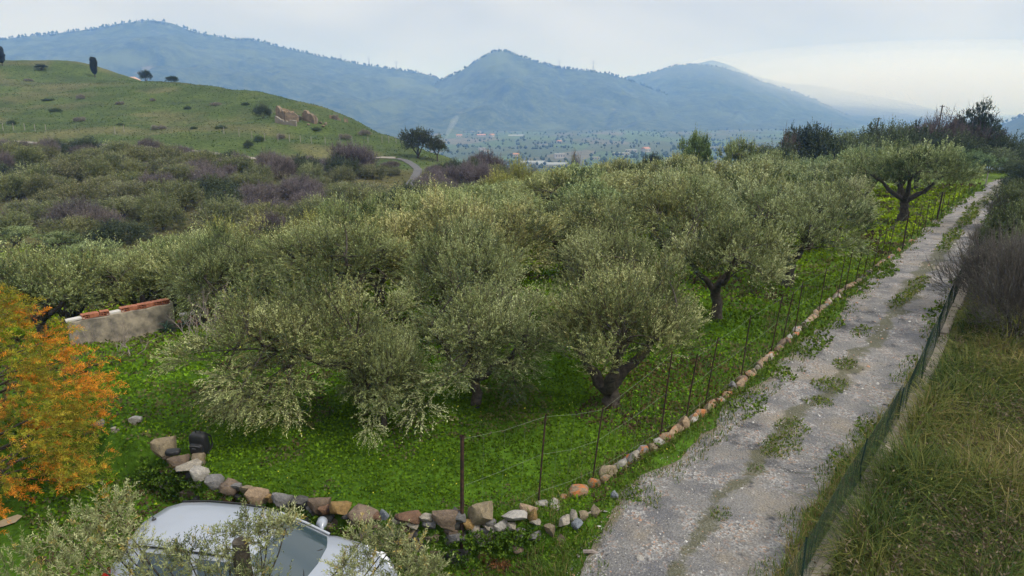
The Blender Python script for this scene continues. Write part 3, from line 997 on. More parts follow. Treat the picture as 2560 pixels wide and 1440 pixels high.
def near_lane(x, y):
    return float(np.sqrt(((_lt - np.array([x, y])) ** 2).sum(1).min()))


rs = np.random.default_rng(9)
SCRUB = []
for gy_ in np.arange(53, 112, 5.2):
    for gx_ in np.arange(-88, 2, 4.7):
        x = gx_ + rs.uniform(-1.5, 1.5) + (2.5 if int(gy_ / 5.2) % 2 else 0); y = gy_ + rs.uniform(-1.8, 1.8)
        if abs(x / y) > 0.80: continue
        pl = np.interp(y, [45, 60, 75, 90, 110], [-15, -10, -3, 0, -9])
        if x > pl: continue
        if x < -24 and y < 58: continue          # the small lawn at the left edge
        nl = near_lane(x, y)
        if nl < 2.6: continue
        SCRUB.append((x, y, nl, gy_))
print("scrub", len(SCRUB))
SROW = {g: k for k, g in enumerate(sorted({q[3] for q in SCRUB}))}
sord = {}
for x, y, nl, gk in SCRUB:
    sord[gk] = sord.get(gk, -1) + 1
    where = f"{NTH[sord[gk]]} from left in the {NTH[SROW[gk]]} scrub row"
    u = float(fbm(x / 9.0, y / 9.0, 2, 77)) + rs.normal(0, 0.12)
    small = 0.6 if nl < 4.5 else 1.0
    H = rs.uniform(1.9, 3.3) * small; R = rs.uniform(1.7, 2.9) * small
    if y > 101: H *= 0.75
    z = gz(x, y) - 0.1
    if u < 0.47:
        plant("scrub_bush", SH_GREEN[rs.integers(0, 3)], (x, y, z), H, R, None, tuple(rs.uniform(0.82, 1.15) * np.array((1.0, rs.uniform(0.94, 1.04), rs.uniform(0.85, 1.05)))),
              "rounded grey-green bush, " + where, "bush", "grey-green scrub bushes", trunk="stem")
    elif u < 0.68:
        plant("twiggy_bush", SH_MAUVE[rs.integers(0, 2)], (x, y, z), H * 0.95, R, None, tuple(rs.uniform(0.8, 1.2) * np.array((1.0, rs.uniform(0.95, 1.02), rs.uniform(0.95, 1.06)))),
              "half-bare mauve-grey twiggy bush, " + where, "bush", "mauve twiggy scrub bushes", trunk="stem")
    else:
        plant("evergreen_bush", SH_DARK[rs.integers(0, 2)], (x, y, z), H * 1.05, R, None, (1.2, 1.2, 1.15),
              "dark green leafy bush, " + where, "bush", "dark scrub bushes", trunk="stem")

# olives on the small lawn at the left edge
for k, (px, top, Y, w, lab) in enumerate([(30, 570, 58, 130, "small olive tree with pale trunk at the left edge below the scrub"), (150, 580, 56, 120, "small round olive tree second from the left below the scrub"),
                                          (225, 605, 53, 120, "small olive tree with low grey crown third from the left below the scrub"), (285, 632, 49, 90, "smallest low olive tree at the right end of the left lawn"),
                                          (30, 650, 46, 130, "grey olive tree partly behind the orange tree, lowest at the left edge")]):
    loc, H, R = veg_top(px, top, Y, w)
    plant("olive_tree", FAR[0], loc, min(H, 3.6), R, 1.3 * k, (0.8, 0.9, 0.85), lab, "olive tree", "olive trees on the small left lawn")
# big olives below the wall on the left
for k, (px, top, Y, w, lab) in enumerate([(150, 640, 27, 330, "full olive tree behind the orange tree, left of the brick-topped wall"), (330, 665, 29, 260, "olive tree directly behind the brick-topped wall"),
                                          (470, 590, 31, 300, "olive tree with bare tips behind the right end of the brick-topped wall"), (60, 650, 33, 260, "olive tree half hidden at the far left beyond the wall")]):
    loc, H, R = veg_top(px, top, Y, w)
    plant("olive_tree", MID[1 + k % 2], loc, H, R, 2.1 * k, (0.88, 0.97, 0.85), lab, "olive tree", "olive trees below the wall")
# yellowish leafy shoots along the crest of the grove
for k, (px, top, Y, w) in enumerate([(790, 538, 52, 120), (870, 560, 46, 110), (1300, 410, 70, 70), (1250, 440, 66, 90), (1360, 430, 70, 90), (560, 565, 44, 130)]):
    loc, H, R = veg_top(px, top, Y, w)
    plant("yellow_shrub", SH_GREEN[k % 3], loc, H, R, None, (1.6, 1.5, 0.85), f"loose yellowish leafy shrub among the rear olive crowns, {NTH[[2, 3, 5, 4, 6, 1][k] - 1]} from the left", "shrub", "yellowish shrubs along the rear of the grove", trunk="stem")
# scrub on the spur between lane and valley
for k in range(46):
    px = 1060 + 270 * (k + rs.uniform(0.2, 0.8)) / 46; Y = rs.uniform(84, 118)
    p = at(px, 440, Y); x, y = p[0], p[1]
    if near_lane(x, y) < 2.2: continue
    mv = rs.random() < 0.6
    spn = k
    plant("twiggy_bush" if mv else "scrub_bush", SH_MAUVE[k % 2] if mv else SH_GREEN[k % 3], (x, y, gz(x, y) - 0.1), rs.uniform(0.9, 1.7), rs.uniform(1.2, 2.0), None, (1.1, 1.05, 0.95) if mv else (1.0, 0.95, 0.8),
          ("low brownish twiggy bush" if mv else "low yellow-green bush") + f" on the spur right of the lane bend, {NTH[k]} from the left", "bush", "bushes on the spur right of the lane", trunk="stem")
loc, H, R = veg_top(1210, 386, 104, 110)
plant("twiggy_bush", SH_MAUVE[0], loc, H, R, 0.5, (0.85, 0.8, 0.85), "large round leafless brown bush on the skyline of the spur", "bush", trunk="stem")
loc, H, R = veg_top(880, 362, 104, 130)
plant("twiggy_bush", SH_MAUVE[1], loc, H, R, 0.5, (0.85, 0.82, 0.9), "tall dark leafless bush standing above the scrub left of the lane", "bush", trunk="stem")

# dark trees
DT = [olive_proto("broad_tree", 61, 5.0, 3.4, clumps=70, per=34, k=7, leafL=0.2, leafW=0.085, low=-0.55, fork=0.15, trunk_r=0.22, palette=PAL_DARK, yellow=0.0, clump_r=0.7, upright=0.3, mats=M_SCRUB),
      olive_proto("loose_tree", 62, 5.0, 2.6, clumps=44, per=30, k=7, leafL=0.2, leafW=0.08, low=-0.3, fork=0.3, trunk_r=0.18, palette=PAL_DARK, yellow=0.02, clump_r=0.55, upright=0.5, mats=M_SCRUB)]


def tree_top(proto, name, px, top, Y, w, label, tint=(1, 1, 1), group=None, rz=0.3, cat="tree"):
    loc, H, R = veg_top(px, top, Y, w)
    return plant(name, proto, (loc[0], loc[1], loc[2] - 0.1), H, R, rz, tint, label, cat, group)


tree_top(DT[0], "carob_tree", 1043, 322, 124, 84, "big dark rounded evergreen tree at the bend of the lane")
tree_top(DT[1], "carob_tree", 1092, 342, 123, 52, "smaller dark tree with loose crown right of the big evergreen at the lane bend", rz=2)
tree_top(DT[1], "pine_tree", 101, 160, 237, 36, "dark lopsided tree on the left hill skyline near the left edge", (0.7, 0.8, 0.8), "trees on the hill skyline")
tree_top(DT[0], "oak_tree", 362, 176, 238, 30, "dark bushy tree on the left hill skyline right of the slim cypress", (0.7, 0.85, 0.8), "trees on the hill skyline")
tree_top(DT[0], "oak_tree", 430, 190, 236, 36, "low round tree farthest right on the left hill skyline", (0.8, 1.0, 1.0), "trees on the hill skyline", 2.2)


def cypress_proto(seed, H, R):
    r_ = np.random.default_rng(seed)
    n = 1500
    z = r_.uniform(0.16, 1.0, n); a = r_.uniform(0, 6.28, n)
    pr = np.interp(z, [0.16, 0.28, 0.5, 0.85, 0.95, 1], [0.25, 0.75, 1.0, 1.0, 0.75, 0.25]) * R * (0.82 + 0.18 * np.sin(a * 3 + z * 9)) * r_.uniform(0.5, 1, n)
    B = np.c_[np.cos(a) * pr, np.sin(a) * pr, z * H]
    D = np.c_[np.cos(a) * 0.4, np.sin(a) * 0.4, np.ones(n)]
    V, C = sprigs(B, D, r_.uniform(0.3, 0.6, n), 7, 0.3, 0.12, np.zeros((n, 3)), pal(PAL_DARK * 0.75, r_.random(n)), r_, twig=0)
    tv, tf = tube_np(np.array([[0, 0, -0.3], [0.05, 0, H * 0.1], [0, 0, H * 0.3], [0, 0, H * 0.8]]), [0.16, 0.13, 0.12, 0.05], 6)
    return mesh_np("cypress_trunk", tv, tf, None, [M_BARK]), quad_mesh("cypress_crown", V, C, [M_SCRUB]), H, R


CY = cypress_proto(71, 6.5, 1.0)
tree_top(CY, "cypress_tree", 231, 145, 239, 16, "slim dark cypress with bare lower trunk on the left hill skyline", group="cypresses on the hill skyline", cat="cypress")
tree_top(CY, "cypress_tree", -2, 118, 236, 16, "dark cypress cut by the left edge of the picture on the hill", group="cypresses on the hill skyline", rz=1.5, cat="cypress")

# small bushes dotted over the grassy hill
for k in range(22):
    px = 12 + 920 * ((k % 11) + rs.uniform(0.1, 0.9)) / 11; f = rs.uniform(0.05, 0.48) if k < 11 else rs.uniform(0.5, 0.95)
    top = np.interp(px, [0, 430, 800, 1000], [175, 215, 275, 352]); bot = np.interp(px, [0, 1000], [335, 372])
    p = gp(px, top + (bot - top) * f + 3)
    if not (105 < p[1] < 245): continue
    plant("hill_bush", SH_DARK[k % 2] if rs.random() < 0.5 else SH_MAUVE[k % 2], (p[0], p[1], p[2] - 0.15), rs.uniform(0.5, 1.2), rs.uniform(0.7, 1.7), None, (1.5, 1.6, 1.4),
          f"small low dark bush on the grassy hill, {NTH[k % 11]} from left in its {'upper' if k < 11 else 'lower'} band", "bush", "low bushes on the grassy hill", trunk="stem")
for px, top, Y, w, lab in [(655, 262, 152, 44, "dark bush just left of the ruined walls on the hill"), (620, 352, 121, 26, "grey bush on the terrace edge above the pale lane")]:
    loc, H, R = veg_top(px, top, Y, w)
    plant("hill_bush", SH_DARK[0] if w < 60 else SH_MAUVE[0], loc, min(H, 3.0), R, None, (1.2, 1.2, 1.1) if w < 60 else (1.35, 1.1, 0.75), lab, "bush", trunk="stem")

# hedge at the far right end of the grove
HEDGE = [(2020, 318, 92, 110, "d"), (2075, 345, 90, 130, "s"), (2140, 348, 89, 130, "g"), (2195, 338, 92, 120, "s"), (2255, 335, 92, 130, "g"), (2310, 330, 90, 110, "s"),
         (2300, 312, 99, 120, "m"), (2355, 278, 93, 170, "m"), (2330, 300, 96, 130, "m"), (2450, 268, 97, 130, "t"), (2455, 300, 93, 170, "m2"), (2505, 330, 90, 110, "s"), (2400, 355, 87, 120, "s"), (2480, 375, 84, 110, "g"),
         (2440, 385, 76, 130, "o"), (2400, 372, 79, 120, "o"), (1900, 372, 88, 100, "g"), (1960, 366, 87, 100, "s"), (2548, 372, 86, 60, "s"), (2550, 405, 72, 70, "s")]
ORD = ["first", "second", "third", "fourth", "fifth", "sixth", "seventh", "eighth", "ninth", "tenth"]
cnt = {}
for px, top, Y, w, kd in sorted(HEDGE):
    loc, H, R = veg_top(px, top - (14 if kd in 'sg' and 2050 < px < 2420 else 0), Y, w * (1.2 if kd in 'sg' else 1.0))
    kk = kd[0]; cnt[kk] = cnt.get(kk, -1) + 1; od = ORD[cnt[kk]]
    if kk == "d": plant("evergreen_tree", DT[0], loc, H, R, 0.4, (0.75, 0.85, 0.9), "dark flat-topped evergreen at the left end of the far hedge", "tree")
    elif kk == "t": plant("evergreen_tree", DT[1], loc, H, R, 1.4, (0.6, 0.75, 0.8), "tallest dark tree with knobbly top in the far hedge by the track", "tree")
    elif kk == "s": plant("hedge_bush", SH_DARK[cnt[kk] % 2], loc, H, R, None, (1.0, 1.05, 1.0), f"dark evergreen bush in the far hedge, {od} from its left end", "bush", "bushes of the far hedge", trunk="stem")
    elif kk == "g": plant("hedge_bush", SH_GREEN[cnt[kk] % 3], loc, H, R, None, (0.62, 0.72, 0.72), f"dull green rounded bush in the far hedge, {od} of its kind from the left", "bush", "bushes of the far hedge", trunk="stem")
    elif kk == "m": plant("twiggy_tree", SH_MAUVE[cnt[kk] % 2], loc, H * 0.82, R, None, (0.80, 0.73, 0.71) if kd == "m" else (0.5, 0.47, 0.48), f"leafless reddish-grey thicket in the far hedge, {od} from the left", "tree", "leafless thickets of the far hedge", trunk="stem")
    else: plant("hedge_bush", FAR[0], loc, H, R, None, (0.55, 0.72, 0.7), f"dense dark olive bush where the fence meets the hedge, {od} from the left", "bush", "bushes of the far hedge", trunk="stem")
tree_top(FAR[0], "tall_olive_tree", 1745, 332, 74, 100, "dark leafy tree standing up above the grove against the blue valley", (0.62, 0.78, 0.66))
tree_top(FAR[0], "olive_tree", 1850, 348, 72, 90, "upright olive tree right of the dark leafy tree on the grove skyline", (0.85, 0.92, 0.85), rz=2.0)
tree_top(DT[0], "evergreen_tree", 1632, 385, 72, 50, "small dark evergreen showing behind the grove crowns", (0.8, 0.9, 0.9))
BARE = [bare_proto("bare_tree_%d" % q, 80 + q, 4.0, 5, M_DTWIG, r0=0.15, spread=0.42, up=0.3, kids=2) for q in range(2)]


def bare(name, proto, px, top, Y, label, group=None, w=None, rz=0.0, grey=False):
    loc, H, R = veg_top(px, top, Y, w or 60)
    me, H0, R0 = proto
    s = R / R0 if w else H / H0
    e = empty(name, (loc[0], loc[1], loc[2] - 0.05), rz, (s, s, H / H0))
    tag(e, label, "tree", group); link("branches", me, e)
    return e


bare("bare_tree", BARE[0], 1437, 366, 74, "leafless dark tree standing up from the grove against the valley", w=66)
bare("bare_tree", BARE[1], 1962, 298, 87, "leafless tall tree at the left end of the far hedge", w=70)
bare("bare_tree", BARE[0], 1990, 318, 88, "leafless smaller tree beside the tall bare one at the hedge", w=50, rz=2)
bare("bare_tree", BARE[1], 2085, 300, 95, "thin leafless tree rising behind the middle of the hedge", w=36, rz=1)
bare("bare_tree", BARE[1], 1345, 398, 76, "small leafless sapling left of the lone bare tree", w=40, rz=3)
bare("bare_tree", BARE[0], 1540, 398, 74, "small leafless bushy tree right of the lone bare tree", w=46, rz=4)

# ------------------------------------------------------------------ tracks
def strip(name, line, half_l, half_r, mat, lift=0.004, cross=10, rag=0.25, seed=0, crown=0.0):
    T = np.gradient(line, axis=0); T /= np.linalg.norm(T, axis=1)[:, None]
    Nn = np.c_[T[:, 1], -T[:, 0]]
    s = np.arange(len(line)) * np.linalg.norm(line[1] - line[0])
    hl = half_l + (fbm(s / 1.1, s * 0 + 3.3, 4, seed) - 0.5) * 2 * rag
    hr = half_r + (fbm(s / 1.1, s * 0 + 8.3, 4, seed + 1) - 0.5) * 2 * rag
    u = np.linspace(0, 1, cross)
    off = -hl[:, None] * (1 - u)[None] + hr[:, None] * u[None]
    X = line[:, None, 0] + Nn[:, None, 0] * off; Y = line[:, None, 1] + Nn[:, None, 1] * off
    Z = ground_z(X, Y) + lift
    V = np.stack([X, Y, Z], -1).reshape(-1, 3)
    n = len(line)
    i = np.arange(n - 1)[:, None] * cross; j = np.arange(cross - 1)[None]
    Q = np.stack([i + j, i + j + 1, i + cross + j + 1, i + cross + j], -1).reshape(-1, 4)
    A = np.stack([np.broadcast_to(u[None], X.shape), np.broadcast_to(s[:, None] / 100, X.shape), X * 0], -1).reshape(-1, 3)
    return link(name, mesh_np(name, V, Q, None, [mat], smooth=True, attrs={"Along": A}))


m, nt, nd, lk, out = node_mat("gravel_track")
geo = nd.new("ShaderNodeNewGeometry"); pos = geo.outputs["Position"]
al = N(nt, "ShaderNodeAttribute", _attribute_name="Along"); sp = nd.new("ShaderNodeSeparateColor"); lk.new(al.outputs["Color"], sp.inputs[0])
fa = noise(nt, 0.75, 6.0, 0.62, pos, 0.6); fb = noise(nt, 0.45, 5.0, 0.6, pos, 0.4)
fg = noise(nt, 32.0, 4.0, 0.75, pos)
vo = N(nt, "ShaderNodeTexVoronoi", Scale=26.0); lk.new(pos, vo.inputs["Vector"])
vs2 = nd.new("ShaderNodeSeparateColor"); lk.new(vo.outputs["Color"], vs2.inputs[0])
base = mixrgb(nt, (0.130, 0.130, 0.138), (0.20, 0.194, 0.188), ramp(nt, fa, 0.40, 0.62))
base = mixrgb(nt, base, (0.245, 0.215, 0.175), ramp(nt, fb, 0.52, 0.64))
base = mixrgb(nt, base, (0.065, 0.066, 0.072), ramp(nt, noise(nt, 0.62, 7.0, 0.66, pos, 0.9), 0.555, 0.62))
grav = mixrgb(nt, (0.12, 0.118, 0.118), (0.40, 0.39, 0.38), vs2.outputs[0])
grav = mixrgb(nt, grav, (0.30, 0.21, 0.16), ramp(nt, vs2.outputs[1], 0.82, 0.84))
base = mixrgb(nt, base, grav, mixrgb(nt, (0, 0, 0), (0.8, 0.8, 0.8), ramp(nt, noise(nt, 1.1, 5.0, 0.7, pos), 0.46, 0.58)))
# grassy soil between the two worn wheel lines, more of it farther along
cm = nd.new("ShaderNodeMath"); cm.operation = "SUBTRACT"; lk.new(sp.outputs[0], cm.inputs[0]); cm.inputs[1].default_value = 0.5
ca_ = nd.new("ShaderNodeMath"); ca_.operation = "ABSOLUTE"; lk.new(cm.outputs[0], ca_.inputs[0])
cn = nd.new("ShaderNodeMath"); cn.operation = "MULTIPLY_ADD"; lk.new(noise(nt, 1.4, 5.0, 0.7, pos), cn.inputs[0]); cn.inputs[1].default_value = 0.30; lk.new(ca_.outputs[0], cn.inputs[2])
cs_ = nd.new("ShaderNodeMath"); cs_.operation = "MULTIPLY_ADD"; lk.new(sp.outputs[1], cs_.inputs[0]); cs_.inputs[1].default_value = -0.22; lk.new(cn.outputs[0], cs_.inputs[2])
base = mixrgb(nt, base, (0.085, 0.085, 0.045), ramp(nt, cs_.outputs[0], 0.135, 0.175, (0.75, 0.75, 0.75), (0, 0, 0)))
base = mixrgb(nt, base, (0.16, 0.14, 0.095), ramp(nt, cn.outputs[0], 0.60, 0.66))
base = mixrgb(nt, base, mixrgb(nt, (0.6, 0.6, 0.6), (1.4, 1.4, 1.4), ramp(nt, fg, 0.3, 0.7)), 1.0, "MULTIPLY")
p = N(nt, "ShaderNodeBsdfPrincipled", Roughness=0.92); p.inputs["Specular IOR Level"].default_value = 0.2
lk.new(base, p.inputs["Base Color"])
b1 = N(nt, "ShaderNodeBump", Strength=0.9, Distance=0.03)
hm = nd.new("ShaderNodeMath"); hm.operation = "ADD"; lk.new(fg, hm.inputs[0]); lk.new(vo.outputs["Distance"], hm.inputs[1])
lk.new(hm.outputs[0], b1.inputs["Height"]); lk.new(b1.outputs[0], p.inputs["Normal"])
lk.new(p.outputs[0], out.inputs["Surface"])
M_TRACK = m
_rs = np.arange(len(ROAD)) * 0.25
_half = np.interp(_rs, [0, 16, 40, 80, 100], [1.45, 1.4, 1.5, 1.3, 1.2])
ro = strip("gravel_road", ROAD, _half + 0.05, _half, M_TRACK, 0.014, 24, 0.5, 3)
tag(ro, kind="structure")
M_LANE = solid_mat("lane_concrete", (0.105, 0.105, 0.11), 0.9, 0.2, 1.5)
M_PALE = solid_mat("pale_dirt", (0.24, 0.22, 0.19), 0.95, 0.2, 1.5)
tag(strip("lane", LANE, 0.65, 0.65, M_LANE, 0.10, 6, 0.12, 5), kind="structure")
tag(strip("hill_track", TRACK, 0.65, 0.65, M_PALE, 0.12, 6, 0.15, 6), kind="structure")

# ------------------------------------------------------------------ grass, clover and pebbles
def scatter_polar(n, r0, r1, a0, a1, r_, power=1.0):
    u = r_.random(n)
    r = r0 * (r1 / r0) ** u
    a = np.radians(r_.uniform(a0, a1, n))
    return r * np.sin(a), r * np.cos(a), r


def blades(x, y, z, h, w, lean, col, r_):
    n = len(x); a = r_.uniform(0, 6.28, n)
    B = np.c_[x, y, z]
    dirh = np.c_[np.cos(a), np.sin(a), np.zeros(n)]
    S = np.c_[-np.sin(a), np.cos(a), np.zeros(n)] * (w / 2)[:, None]
    tw = r_.uniform(-1, 1, n)[:, None]
    S = S + dirh * (w / 2)[:, None] * tw
    M1 = B + dirh * (h * lean * 0.3)[:, None] + np.c_[np.zeros((n, 2)), h * 0.55]
    T = B + dirh * (h * lean)[:, None] + np.c_[np.zeros((n, 2)), h * (1 - 0.35 * lean)]
    V = np.stack([B - S, B + S, M1 + S * 0.8, M1 - S * 0.8, T + S * 0.1, T - S * 0.1], 1).reshape(-1, 3)
    b = np.arange(n)[:, None] * 6
    Q = np.concatenate([b + np.array([[0, 1, 2, 3]]), b + np.array([[3, 2, 4, 5]])], 1).reshape(-1, 4)
    return V, Q, np.repeat(col, 6, 0)


def on_road(x, y, m=0.0):
    d, i = road_dist(x, y)
    return np.abs(d) < _half[np.clip(i, 0, len(_half) - 1)] + m


# clover carpet of the grove, the verge and the yard
r_ = np.random.default_rng(21)
x, y, r = scatter_polar(250000, 8.2, 75, -38.5, 38.5, r_)
v_, h_, l_, b_ = zones(x, y)
d_, i_ = road_dist(x, y)
inv_ = _half[i_] + 0.22 - 0.75 * sstep(0.38, 0.7, fbm(x * 1.1, y * 1.1, 4, 58))        # weeds creep over the edge of the track
keep = (r_.random(len(x)) < np.clip(l_ * 1.2, 0, 1)) & ~((np.abs(d_) < inv_)) & (d_ < 1.2)
x, y, r = x[keep], y[keep], r[keep]
lump = fbm(x / 0.8, y / 0.8, 3, 51); patch = fbm(x / 3.5, y / 3.5, 3, 52)
s = np.maximum(0.040, 0.0044 * r) * r_.uniform(0.7, 1.3, len(x))
z = ground_z(x, y) + 0.02 + np.clip(lump - 0.35, 0, 1) * 0.28 * r_.random(len(x))
D = np.c_[r_.normal(0, 1, (len(x), 2)), np.abs(r_.normal(0.55, 0.45, len(x)))]
base = np.array([0.100, 0.185, 0.008])[None] * (0.35 + 1.3 * patch[:, None]) * r_.uniform(0.5, 1.5, (len(x), 1))
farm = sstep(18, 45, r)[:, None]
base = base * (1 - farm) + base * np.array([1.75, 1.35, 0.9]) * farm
dry = (fbm(x / 1.7, y / 1.7, 3, 53) > 0.60) & (r_.random(len(x)) < 0.5)
base[dry] = np.array([0.13, 0.13, 0.045]) * r_.uniform(0.6, 1.2, (dry.sum(), 1))
litter = (fbm(x / 1.1, y / 1.1, 3, 56) > 0.60) & (r_.random(len(x)) < 0.4)
base[litter] = np.array([0.105, 0.10, 0.045]) * r_.uniform(0.4, 1.4, (litter.sum(), 1))
bare_ = (fbm(x / 2.3 + 9, y / 2.3, 3, 57) > 0.66) & (r_.random(len(x)) < 0.7)
base[bare_] = np.array([0.085, 0.06, 0.032]) * r_.uniform(0.5, 1.3, (bare_.sum(), 1))
brown = ((x - 4.0) ** 2 / 5 + (y - 15.6) ** 2 / 3 < 1) & (r_.random(len(x)) < 0.5)
base[brown] = np.array([0.12, 0.085, 0.035]) * r_.uniform(0.6, 1.2, (brown.sum(), 1))
rim = np.abs(road_dist(x, y)[0]) < 1.75
base[rim] = np.array([0.09, 0.145, 0.014]) * r_.uniform(0.5, 1.4, (rim.sum(), 1))
fl = r_.random(len(x)) < 0.003 * (r < 20)
base[fl] = (0.65, 0.60, 0.06); z[fl] += 0.06; s[fl] *= 0.55
V = leaf_quads(np.c_[x, y, z], D, s, s * 0.75, r_)
tag(link("clover_carpet", quad_mesh("clover_carpet", V, np.repeat(base, 4, 0), [M_GRASS])), "bright green clover and weeds carpeting the grove and verges", "grass", kind="stuff")

# fine grass: along the verge, the middle of the track, the yard
r_ = np.random.default_rng(22)
x, y, r = scatter_polar(170000, 8.2, 62, -5, 38, r_)
d_, i_ = road_dist(x, y)
hw = _half[i_]
ss = i_ * 0.25
mid = (np.abs(d_ + 0.05) < 0.42 * (0.5 + fbm(ss / 2.2, ss * 0, 3, 60))) & (fbm(ss / 3.0, ss * 0 + 4, 3, 61) > np.interp(ss, [17, 24, 45, 70], [0.80, 0.74, 0.50, 0.36])) & (r_.random(len(x)) < 0.55)
for qx, qy, ra, rb in [(2108, 915, 0.50, 0.28), (2075, 965, 0.55, 0.40), (2045, 1005, 0.30, 0.3), (2290, 735, 1.7, 0.30), (2250, 770, 1.3, 0.28), (1985, 1062, 0.35, 0.2), (1955, 1115, 0.7, 0.35), (1800, 1288, 0.22, 0.16), (2420, 560, 3.5, 0.35), (2380, 600, 2.5, 0.4), (1890, 1170, 0.2, 0.15), (2150, 840, 0.6, 0.3)]:
    c_ = onz(qx, qy, 0.0); k_ = ((x - c_[0]) * 0.61 + (y - c_[1]) * 0.79, (x - c_[0]) * 0.79 - (y - c_[1]) * 0.61)
    mid |= ((k_[0] / ra) ** 2 + (k_[1] / rb) ** 2 < 0.5 + 1.0 * fbm(x * 3, y * 3, 2, 66)) & (r_.random(len(x)) < 0.9)
verge = (d_ < -hw + 0.1) & (d_ > -hw - 1.6) & (r_.random(len(x)) < 0.30)
rverge = (d_ > hw - 0.12) & (d_ < hw + 1.5) & (r_.random(len(x)) < 0.9) & (x < kerb_x(y) - 0.02)
edge = (np.abs(np.abs(d_) - hw) < 0.45) & (r_.random(len(x)) < 0.5 * sstep(0.42, 0.6, fbm(x * 1.3, y * 1.3, 3, 67)))
fd_ = np.abs(np.interp(y, FENCE[:, 1], FENCE[:, 0]) + 0.1 - x)
foot = (fd_ < 0.34) & (fd_ > 0.06) & (r_.random(len(x)) < 0.75)
k = mid | verge | rverge | edge | foot
x, y, r, d_, mid, rverge, foot = x[k], y[k], r[k], d_[k], mid[k], rverge[k], foot[k]
h = r_.uniform(0.05, 0.14, len(x)); h[foot] = r_.uniform(0.06, 0.24, foot.sum()); h[rverge] = r_.uniform(0.12, 0.5, rverge.sum()); w = np.maximum(0.010, 0.0011 * r)
col = np.array([0.10, 0.155, 0.03])[None] * r_.uniform(0.6, 1.3, (len(x), 1))
dry = r_.random(len(x)) < np.where(rverge, 0.55, 0.2); col[dry] = np.array([0.23, 0.19, 0.075]) * r_.uniform(0.6, 1.25, (dry.sum(), 1))
h[mid] *= 0.7
V, Q, C = blades(x, y, ground_z(x, y), h, w, r_.uniform(0.1, 0.9, len(x)), col, r_)
tag(link("verge_grass", mesh_np("verge_grass", V, Q, None, [M_GRASS], cols=C)), "short green and straw grass along and between the wheel tracks", "grass", kind="stuff")

# low weeds on the middle of the track
r_ = np.random.default_rng(27)
x, y, r = scatter_polar(90000, 8.2, 62, 5, 38, r_)
d_, i_ = road_dist(x, y); ss = i_ * 0.25
mid = (np.abs(d_ + 0.05) < 0.40 * (0.5 + fbm(ss / 2.2, ss * 0, 3, 60))) & (fbm(ss / 3.0, ss * 0 + 4, 3, 61) > np.interp(ss, [17, 24, 45, 70], [0.80, 0.74, 0.50, 0.36])) & (fbm(x * 2.2, y * 2.2, 3, 68) > 0.5)
for qx, qy, ra, rb in [(2108, 915, 0.55, 0.30), (2075, 965, 0.55, 0.40), (2045, 1005, 0.30, 0.3), (2290, 735, 1.7, 0.30), (2250, 770, 1.3, 0.28), (1985, 1062, 0.35, 0.2), (1955, 1115, 0.7, 0.3), (2420, 560, 3.5, 0.35), (2380, 600, 2.5, 0.4), (2150, 840, 0.6, 0.2)]:
    c_ = onz(qx, qy, 0.0); k_ = ((x - c_[0]) * 0.61 + (y - c_[1]) * 0.79, (x - c_[0]) * 0.79 - (y - c_[1]) * 0.61)
    mid |= ((k_[0] / ra) ** 2 + (k_[1] / rb) ** 2 < 0.4 + 1.0 * fbm(x * 3, y * 3, 2, 66))
x, y, r = x[mid], y[mid], r[mid]; n = len(x)
s = np.maximum(0.035, 0.0038 * r) * r_.uniform(0.6, 1.4, n)
col = pal(np.array([(0.045, 0.085, 0.010), (0.085, 0.14, 0.014), (0.14, 0.17, 0.03), (0.19, 0.165, 0.07)]), r_.random(n) * 0.75 + 0.25 * fbm(x * 2, y * 2, 2, 69))
V = leaf_quads(np.c_[x, y, ground_z(x, y) + 0.02 + 0.05 * r_.random(n)], np.c_[r_.normal(0, 1, (n, 2)), np.abs(r_.normal(0.6, 0.5, n))], s, s * 0.6, r_)
tag(link("track_weeds", quad_mesh("track_weeds", V, np.repeat(col, 4, 0), [M_GRASS])), "low green weeds growing between the wheel lines of the track", "weeds", kind="stuff")

# tall rank grass of the bank right of the track
r_ = np.random.default_rng(23)
x, y, r = scatter_polar(150000, 8.5, 48, 22, 40, r_)
kx = kerb_x(y)
d_, i_ = road_dist(x, y)
k = (x > kx + np.where(y < 13.2, 0.42, 0.16)) & (x < kx + 14) & (d_ > _half[i_] + 0.5)
x, y, r = x[k], y[k], r[k]
pt = fbm(x / 1.3, y / 1.3, 3, 70); p2_ = fbm(x / 3.2, y / 3.2, 3, 71)
h = (0.05 + 1.0 * pt) * np.clip(r_.lognormal(-0.35, 0.45, len(x)), 0.15, 1.4); w = np.maximum(0.012, 0.0011 * r) * r_.uniform(0.7, 1.5, len(x))
u = (p2_ - 0.5) * 1.7 + 0.40 + r_.normal(0, 0.20, len(x))
col = pal(np.array([(0.042, 0.072, 0.018), (0.090, 0.118, 0.027), (0.165, 0.165, 0.045), (0.205, 0.165, 0.072), (0.34, 0.285, 0.165)]), u)
V, Q, C = blades(x, y, ground_z(x, y) - 0.02, h, w, r_.uniform(0.1, 1.5, len(x)), col, r_)
tag(link("bank_grass", mesh_np("bank_grass", V, Q, None, [M_GRASS], cols=C)), "tall tangled olive-green and straw grass on the bank right of the track", "grass", kind="stuff")

